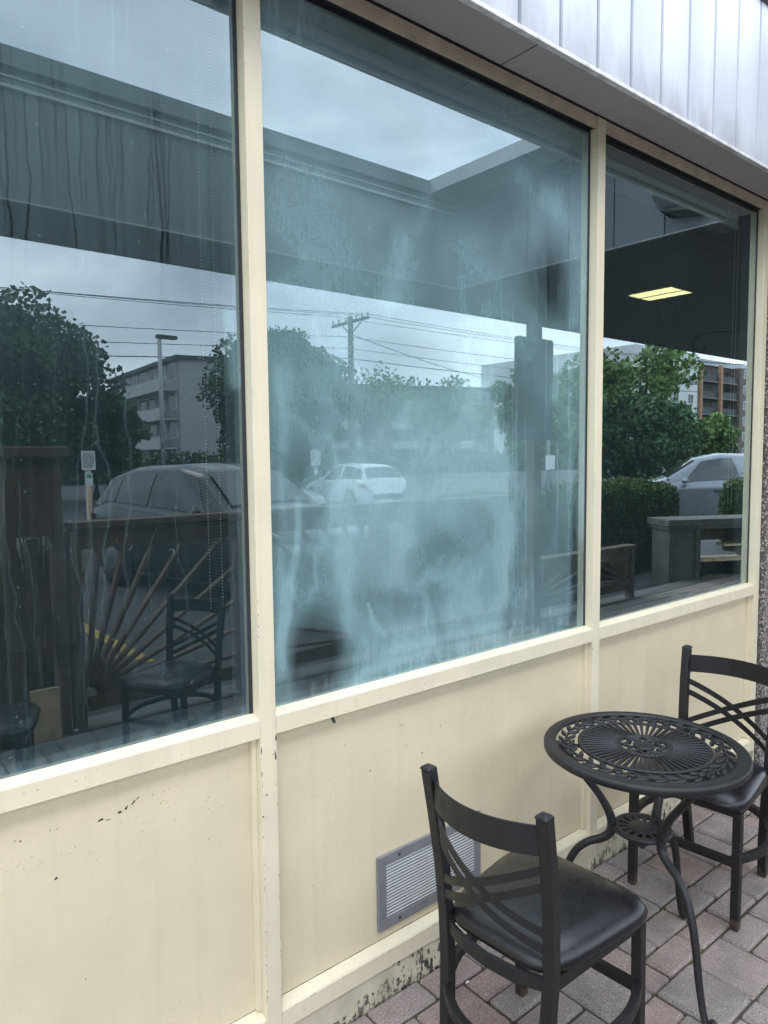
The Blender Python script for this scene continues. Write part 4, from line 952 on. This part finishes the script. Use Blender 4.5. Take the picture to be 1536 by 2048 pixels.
car('parked_suv', 'silver car side-on beyond the hedge, mirrored in the right window', 'car', 15.5, -8.6, R(54), paintmat('silver_car_paint', (.17, .185, .205), .4), 4.7, 1.76)
car('parked_hatchback', 'white car mirrored in the centre of the fogged middle window', 'car', 15.3, -20.3, R(96), paintmat('white_car_paint', (.50, .52, .54), 0), 4.3, 1.55)
car('parked_hatchback', 'white car mirrored across the mullion behind the dark grey car', 'car', 9.7, -12.5, R(-122), paintmat('white_car_paint_b', (.5, .52, .54), 0), 4.4, 1.60)
car('parked_hatchback', 'white car far away at the left edge of the left window reflection', 'car', 6.6, -39.5, R(-20), paintmat('white_car_paint_c', (.72, .72, .72), 0), 4.4, 1.5)

# buildings ---------------------------------------------------------------
def face_box(mb, o_, d_, nrm_, u0, u1, w0, w1, z0, z1):
    """box on a facade: along d_ from u0 to u1, outwards along nrm_ from w0 to w1"""
    q = [Vector((o_[0], o_[1], 0))+d_*a_+nrm_*b_ for a_, b_ in ((u0, w0), (u1, w0), (u1, w1), (u0, w1))]
    vs = [(p_.x, p_.y, z0) for p_ in q]+[(p_.x, p_.y, z1) for p_ in q]
    mb.add(vs, [(0, 3, 2, 1), (4, 5, 6, 7), (0, 1, 5, 4), (1, 2, 6, 5), (2, 3, 7, 6), (3, 0, 4, 7)])
def facade(bld, A, B, H, storeys, cols, wall_m, win_w=1.3, win_h=1.3, balc=(), balc_m=None, z_first=1.0):
    A, B = Vector(A), Vector(B); d_ = (B-A); Ln = d_.length; d_.normalize(); d3 = Vector((d_.x, d_.y, 0)); n3 = Vector((d_.y, -d_.x, 0))
    sh_ = H/storeys
    for s_ in range(storeys):
        for c_ in range(cols):
            cx = (c_+.5)*Ln/cols; z0 = s_*sh_+z_first
            if c_ in balc: continue
            m = MB(); face_box(m, A, d3, n3, cx-win_w/2, cx+win_w/2, .0, .07, z0, z0+win_h)
            w_ = m.build('window', M['white'], bld); m = MB()
            face_box(m, A, d3, n3, cx-win_w/2+.08, cx-.04, .05, .09, z0+.08, z0+win_h-.08); face_box(m, A, d3, n3, cx+.04, cx+win_w/2-.08, .05, .09, z0+.08, z0+win_h-.08)
            m.build('pane', car_glass.m, w_)
        for c_ in balc:
            a0, a1 = c_*Ln/cols+.05, (c_+1)*Ln/cols-.05; z0 = s_*sh_
            if s_:
                m = MB(); face_box(m, A, d3, n3, a0, a1, .0, 1.5, z0-.12, z0+.06); b_ = m.build('balcony', M['kerb'], bld)
                m = MB(); face_box(m, A, d3, n3, a0, a1, 1.42, 1.48, z0+.07, z0+1.05); m.build('balcony_panel', balc_m, b_)
            m = MB(); face_box(m, A, d3, n3, a0+.5, a1-.5, .0, .05, z0+.2, z0+2.2); m.build('balcony_door', M['dark'], bld)
g_bl = 'apartment blocks beyond the car park'
# four storey grey block with balcony bands
bA = empty('apartment_block', (0, 0, 0), 0, 'grey four storey block with long pale balcony bands, mirrored in the left window', 'building', g_bl)
M['gwall'] = simple('grey_render', (.32, .33, .34), .85, .1, .5); M['gend'] = simple('pale_render', (.40, .41, .42), .85, .06, .5); M['gband'] = simple('pale_balcony', (.46, .47, .48), .8, .06, 1)
c0_, c1_, c2_, c3_ = (29.8, -84), (27.5, -60), (36, -57.5), (41, -82)
MB().prism([c0_, c1_, c2_, c3_], -.14, 10.4).build('wall', M['gwall'], bA)
MB().prism([(29.3, -84.3), (27.0, -59.5), (36.3, -57.0), (41.5, -82)], 10.41, 10.75).build('roof', M['dark'], bA)
MB().prism([(27.65, -59.93), (27.45, -59.75), (36.1, -57.3), (36.2, -57.5)], -.1, 10.40).build('end_wall', M['gend'], bA)
facade(bA, c1_, c0_, 10.4, 4, 8, None, 1.8, 1.5, balc=(), z_first=.9)
A_ = Vector((27.5, -60, 0)); B_ = Vector((29.8, -84, 0)); d_ = (B_-A_).normalized(); n_v = Vector((d_.y, -d_.x, 0))
for s_ in range(1, 4):
    m = MB(); face_box(m, A_, d_, n_v, .3, 23.6, .1, 1.5, s_*2.6-.1, s_*2.6+.05); o_ = m.build('balcony_slab', M['gband'], bA)
    m = MB(); face_box(m, A_, d_, n_v, .3, 23.6, 1.40, 1.47, s_*2.6+.06, s_*2.6+1.0); m.build('balcony_panel', M['gband'], o_)
# low wide block in the middle distance
bB = empty('apartment_block', (0, 0, 0), 0, 'long brown brick block behind the white car, mirrored in the middle window', 'building', g_bl)
M['brick'] = simple('brown_brick', (.12, .085, .066), .9, .25, 3, bump=.2); M['brick2'] = simple('dull_brick', (.17, .15, .145), .9, .2, 2)
MB().prism([(52, -95), (50, -75), (76, -66), (80, -90)], -.14, 10.6).build('wall', M['brick2'], bB)
MB().prism([(51.5, -95.5), (49.5, -74.6), (76.3, -65.5), (80.5, -90)], 10.61, 10.9).build('roof', M['dark'], bB)
facade(bB, (76, -66), (50, -75), 10.4, 4, 7, None, 1.8, 1.4, balc=(1, 3, 5), balc_m=M['gwall'])
# tall brick and white block
bC = empty('apartment_block', (0, 0, 0), 0, 'tall brick block with balconies and white gable, mirrored in the right window', 'building', g_bl)
M['wgable'] = simple('white_gable_render', (.60, .61, .60), .85, .05, .5)
MB().prism([(94, -55.5), (94, -85), (112, -85), (112, -55.5)], -.14, 17.2).build('gable_wall', M['wgable'], bC)
MB().prism([(112.01, -57), (112.01, -85), (150, -85), (150, -55.2), (126, -55.2), (126, -57)], -.14, 16.0).build('brick_wall', M['brick'], bC)
facade(bC, (112, -55.5), (94, -55.5), 16.8, 6, 4, None, 1.7, 1.5)
facade(bC, (126, -57), (112.1, -57), 15.9, 6, 2, None, 1.3, 1.3, balc=(0, 1), balc_m=M['dark'])
facade(bC, (146, -55.2), (126, -55.2), 15.9, 6, 5, None, 1.5, 1.5)
m = MB().box(112.3, 112.9, -55.6, -55.1, -.1, 16).box(119, 119.6, -55.6, -55.1, -.1, 16).build('balcony_pier', simple('tan_brick', (.36, .20, .12), .9), bC)
MB().box(112.2, 149.8, -56.8, -56.6, 16.0, 16.9).box(112, 150, -57.5, -56.9, 16.01, 16.3).build('roof_parapet', M['gend'], bC)
# distant storefront behind the pillar
bD = empty('low_shop_building', (0, 0, 0), 0, 'low red and white shop building far behind the timber pillar, mirrored in the left window', 'building')
MB().box(0, 16, -84, -78, -.14, 4.2).build('wall', M['wgable'], bD); MB().box(-.2, 16.2, -84.2, -77.7, 4.21, 5.0).build('roof', simple('red_fascia', (.30, .05, .04), .7), bD)
for k in range(6): MB().box(.8+k*2.6, 2.6+k*2.6, -77.98, -77.9, .5, 2.6).build('shop_window', car_glass.m, bD)

# poles, wires, signs ------------------------------------------------------
up = empty('utility_pole', (35.4, -45, -.14), 0, 'wooden utility pole with crossarm and curved lamp arm, mirrored in the middle window', 'pole')
MB().sweep([(0, 0, 0), (0, 0, 12.9)], .26, n=10, radii=[1.15, .8]).build('pole', M['pole_wood'], up)
ad = Vector((.50, .86, 0)).normalized()
MB().sweep([tuple(ad*-1.6+Vector((0, 0, 12.2))), tuple(ad*1.6+Vector((0, 0, 12.75)))], .16, .22, square=True).sweep([tuple(ad*-.9+Vector((0, 0, 12.4))), (0, 0, 11.5)], .05, n=5).sweep([tuple(ad*.9+Vector((0, 0, 12.4))), (0, 0, 11.5)], .05, n=5).build('crossarm', M['pole_wood'], up)
m = MB()
for q in (-1.5, -1.0, -.4, .5, 1.0, 1.5): c = ad*q; m.lathe([(.001, .38), (.07, .36), (.09, .25), (.05, .15), (.09, .08), (.05, 0)], 8, (c.x, c.y, 12.56+q*.17))
for q in (9.0, 9.5, 10.0, 10.4): m.lathe([(.001, .12), (.09, .1), (.09, -.1), (.001, -.12)], 8, (-.22, .1, q))
m.build('insulator', M['galv'], up)
MB().sweep([(-.1, 0, 8.4), (-.9, 0, 9.2), (-1.7, 0, 9.75), (-2.2, 0, 9.75)], .06, n=6).box(-2.9, -2.1, -.13, .13, 9.62, 9.78).build('lamp_arm', M['galv'], up)
def wire(label, pts, r_=.022):
    q = []
    for (a_, b_) in zip(pts[:-1], pts[1:]):
        a_, b_ = Vector(a_), Vector(b_); sag = (b_-a_).length*.012
        q += [a_.lerp(b_, i/16)-Vector((0, 0, sag*4*(i/16)*(1-i/16))) for i in range(16)]
    q.append(Vector(pts[-1])); tag(MB().sweep(q, r_, n=5).build('overhead_wire', M['wire'], None), label, 'wire', 'overhead wires')
for i, (off, z) in enumerate(((-1.5, 12.9), (.5, 12.85), (1.5, 12.85), (-.2, 11.2), (-.2, 10.3), (-.2, 9.5))):
    c = Vector((35.4, -45, 0))+ad*off
    place = ['top wire on the near end of the crossarm', 'middle wire on top of the crossarm', 'wire on the far end of the crossarm', 'highest wire fixed to the side of the pole', 'second wire down on the side of the pole', 'lowest thick wire on the side of the pole'][i]
    wire(place+', crossing the mirrored sky', [(-40, -47+i*.3, z-1.0-.3*i), (c.x, c.y, z), (105, -36, z-.2)], .022 if i < 5 else .035)
wire('steep service wire running down right from the pole', [(35.4, -45, 11.4), (75, -60, 10.6)], .03)
ls = empty('lamp_post', (12.45, -28, -.12), 0, 'tall grey car park lamp post mirrored in the left window', 'lamp')
MB().sweep([(0, 0, 0), (0, 0, 6.9)], .10, n=8, radii=[1.1, .9]).build('pole', M['galv'], ls)
MB().box(-.12, .75, -.14, .14, 6.8, 6.95, b=.01).build('lamp_head', M['dark'], ls)
ls2 = empty('lamp_post', (23.0, -16, -.12), 0, 'pale lamp post with small sign mirrored at the right of the middle window', 'lamp')
MB().sweep([(0, 0, 0), (0, 0, 5.6)], .06, n=8).build('pole', M['galv'], ls2); MB().box(-.28, .28, .08, .10, 1.2, 1.75).build('sign_plate', M['white'], ls2)
def psign(label, x, y, ztop, w, h, post_m):
    t_ = empty('parking_sign', (x, y, -.12), R(0), label, 'sign', 'parking signs on posts')
    MB().box(-.045, .045, -.045, .045, 0, ztop-.05).build('post', post_m, t_)
    p_ = MB().box(-w/2, w/2, .046, .055, ztop-h, ztop).build('sign_plate', M['white'], t_)
    m = MB(); rs = random.Random(int(x*10))
    z_ = ztop-.05
    while z_ > ztop-h+.05:
        x_ = -w/2+.03
        while x_ < w/2-.05:
            l_ = rs.uniform(.015, .05); m.box(x_, min(x_+l_, w/2-.03), .056, .058, z_-.018, z_); x_ += l_+.012
        z_ -= .035
    m.build('sign_lettering', M['dark'], p_)
    q = MB().box(-.075, .075, .046, .054, ztop-h-.33, ztop-h-.06).build('lower_plate', M['white'], t_)
    MB().box(-.05, .05, .0545, .056, ztop-h-.17, ztop-h-.09).build('lower_mark', simple('green_mark', (.05, .3, .12), .6) if 'green_mark' not in bpy.data.materials else bpy.data.materials['green_mark'], q)
    return t_
psign('white parking sign on a pale timber post left of the dark grey car', 4.93, -14, 1.95, .28, .40, M['wood_pale'])
psign('white parking sign in front of the dark maple, mirrored in the middle window', 14.75, -20, 2.03, .42, .55, M['wood_brown'])
bl_ = tag(MB().lathe([(.001, 1.2), (.08, 1.18), (.1, 1.1), (.1, 0)], 16).build('bollard', M['yellow'], None, loc=(7.0, -27.5, -.12)), 'yellow bollard mirrored between the pillar and the parking sign', 'bollard')
# fence line behind the car park
fe = empty('chain_fence', (0, -50, -.12), 0, 'dark fence and low scrub along the far edge of the car park', 'fence')
m = MB()
for k in range(60): m.sweep([(k*1.6-12, 0, 0), (k*1.6-12, 0, 1.5)], .04, n=5)
m.sweep([(-12, 0, 1.5), (82, 0, 1.5)], .04, n=5).sweep([(-12, 0, .8), (82, 0, .8)], .03, n=5); m.build('fence_rail', M['dark'], fe)
rs = np.random.RandomState(77); n = 26000
C = np.stack([rs.uniform(-14, 95, n), -51.5+rs.normal(0, .6, n), rs.uniform(0, 1, n)**1.3*(1.7+.8*np.sin(np.linspace(0, 1, n)*0+rs.rand(n)))-.1], 1)
o_ = leaves('roadside_scrub', M['leaf_dark'], None, C, rs.rand(n), .3, rs); o_['kind'] = 'stuff'; o_['label'] = 'dark scrub along the far edge of the car park'; o_['category'] = 'scrub'
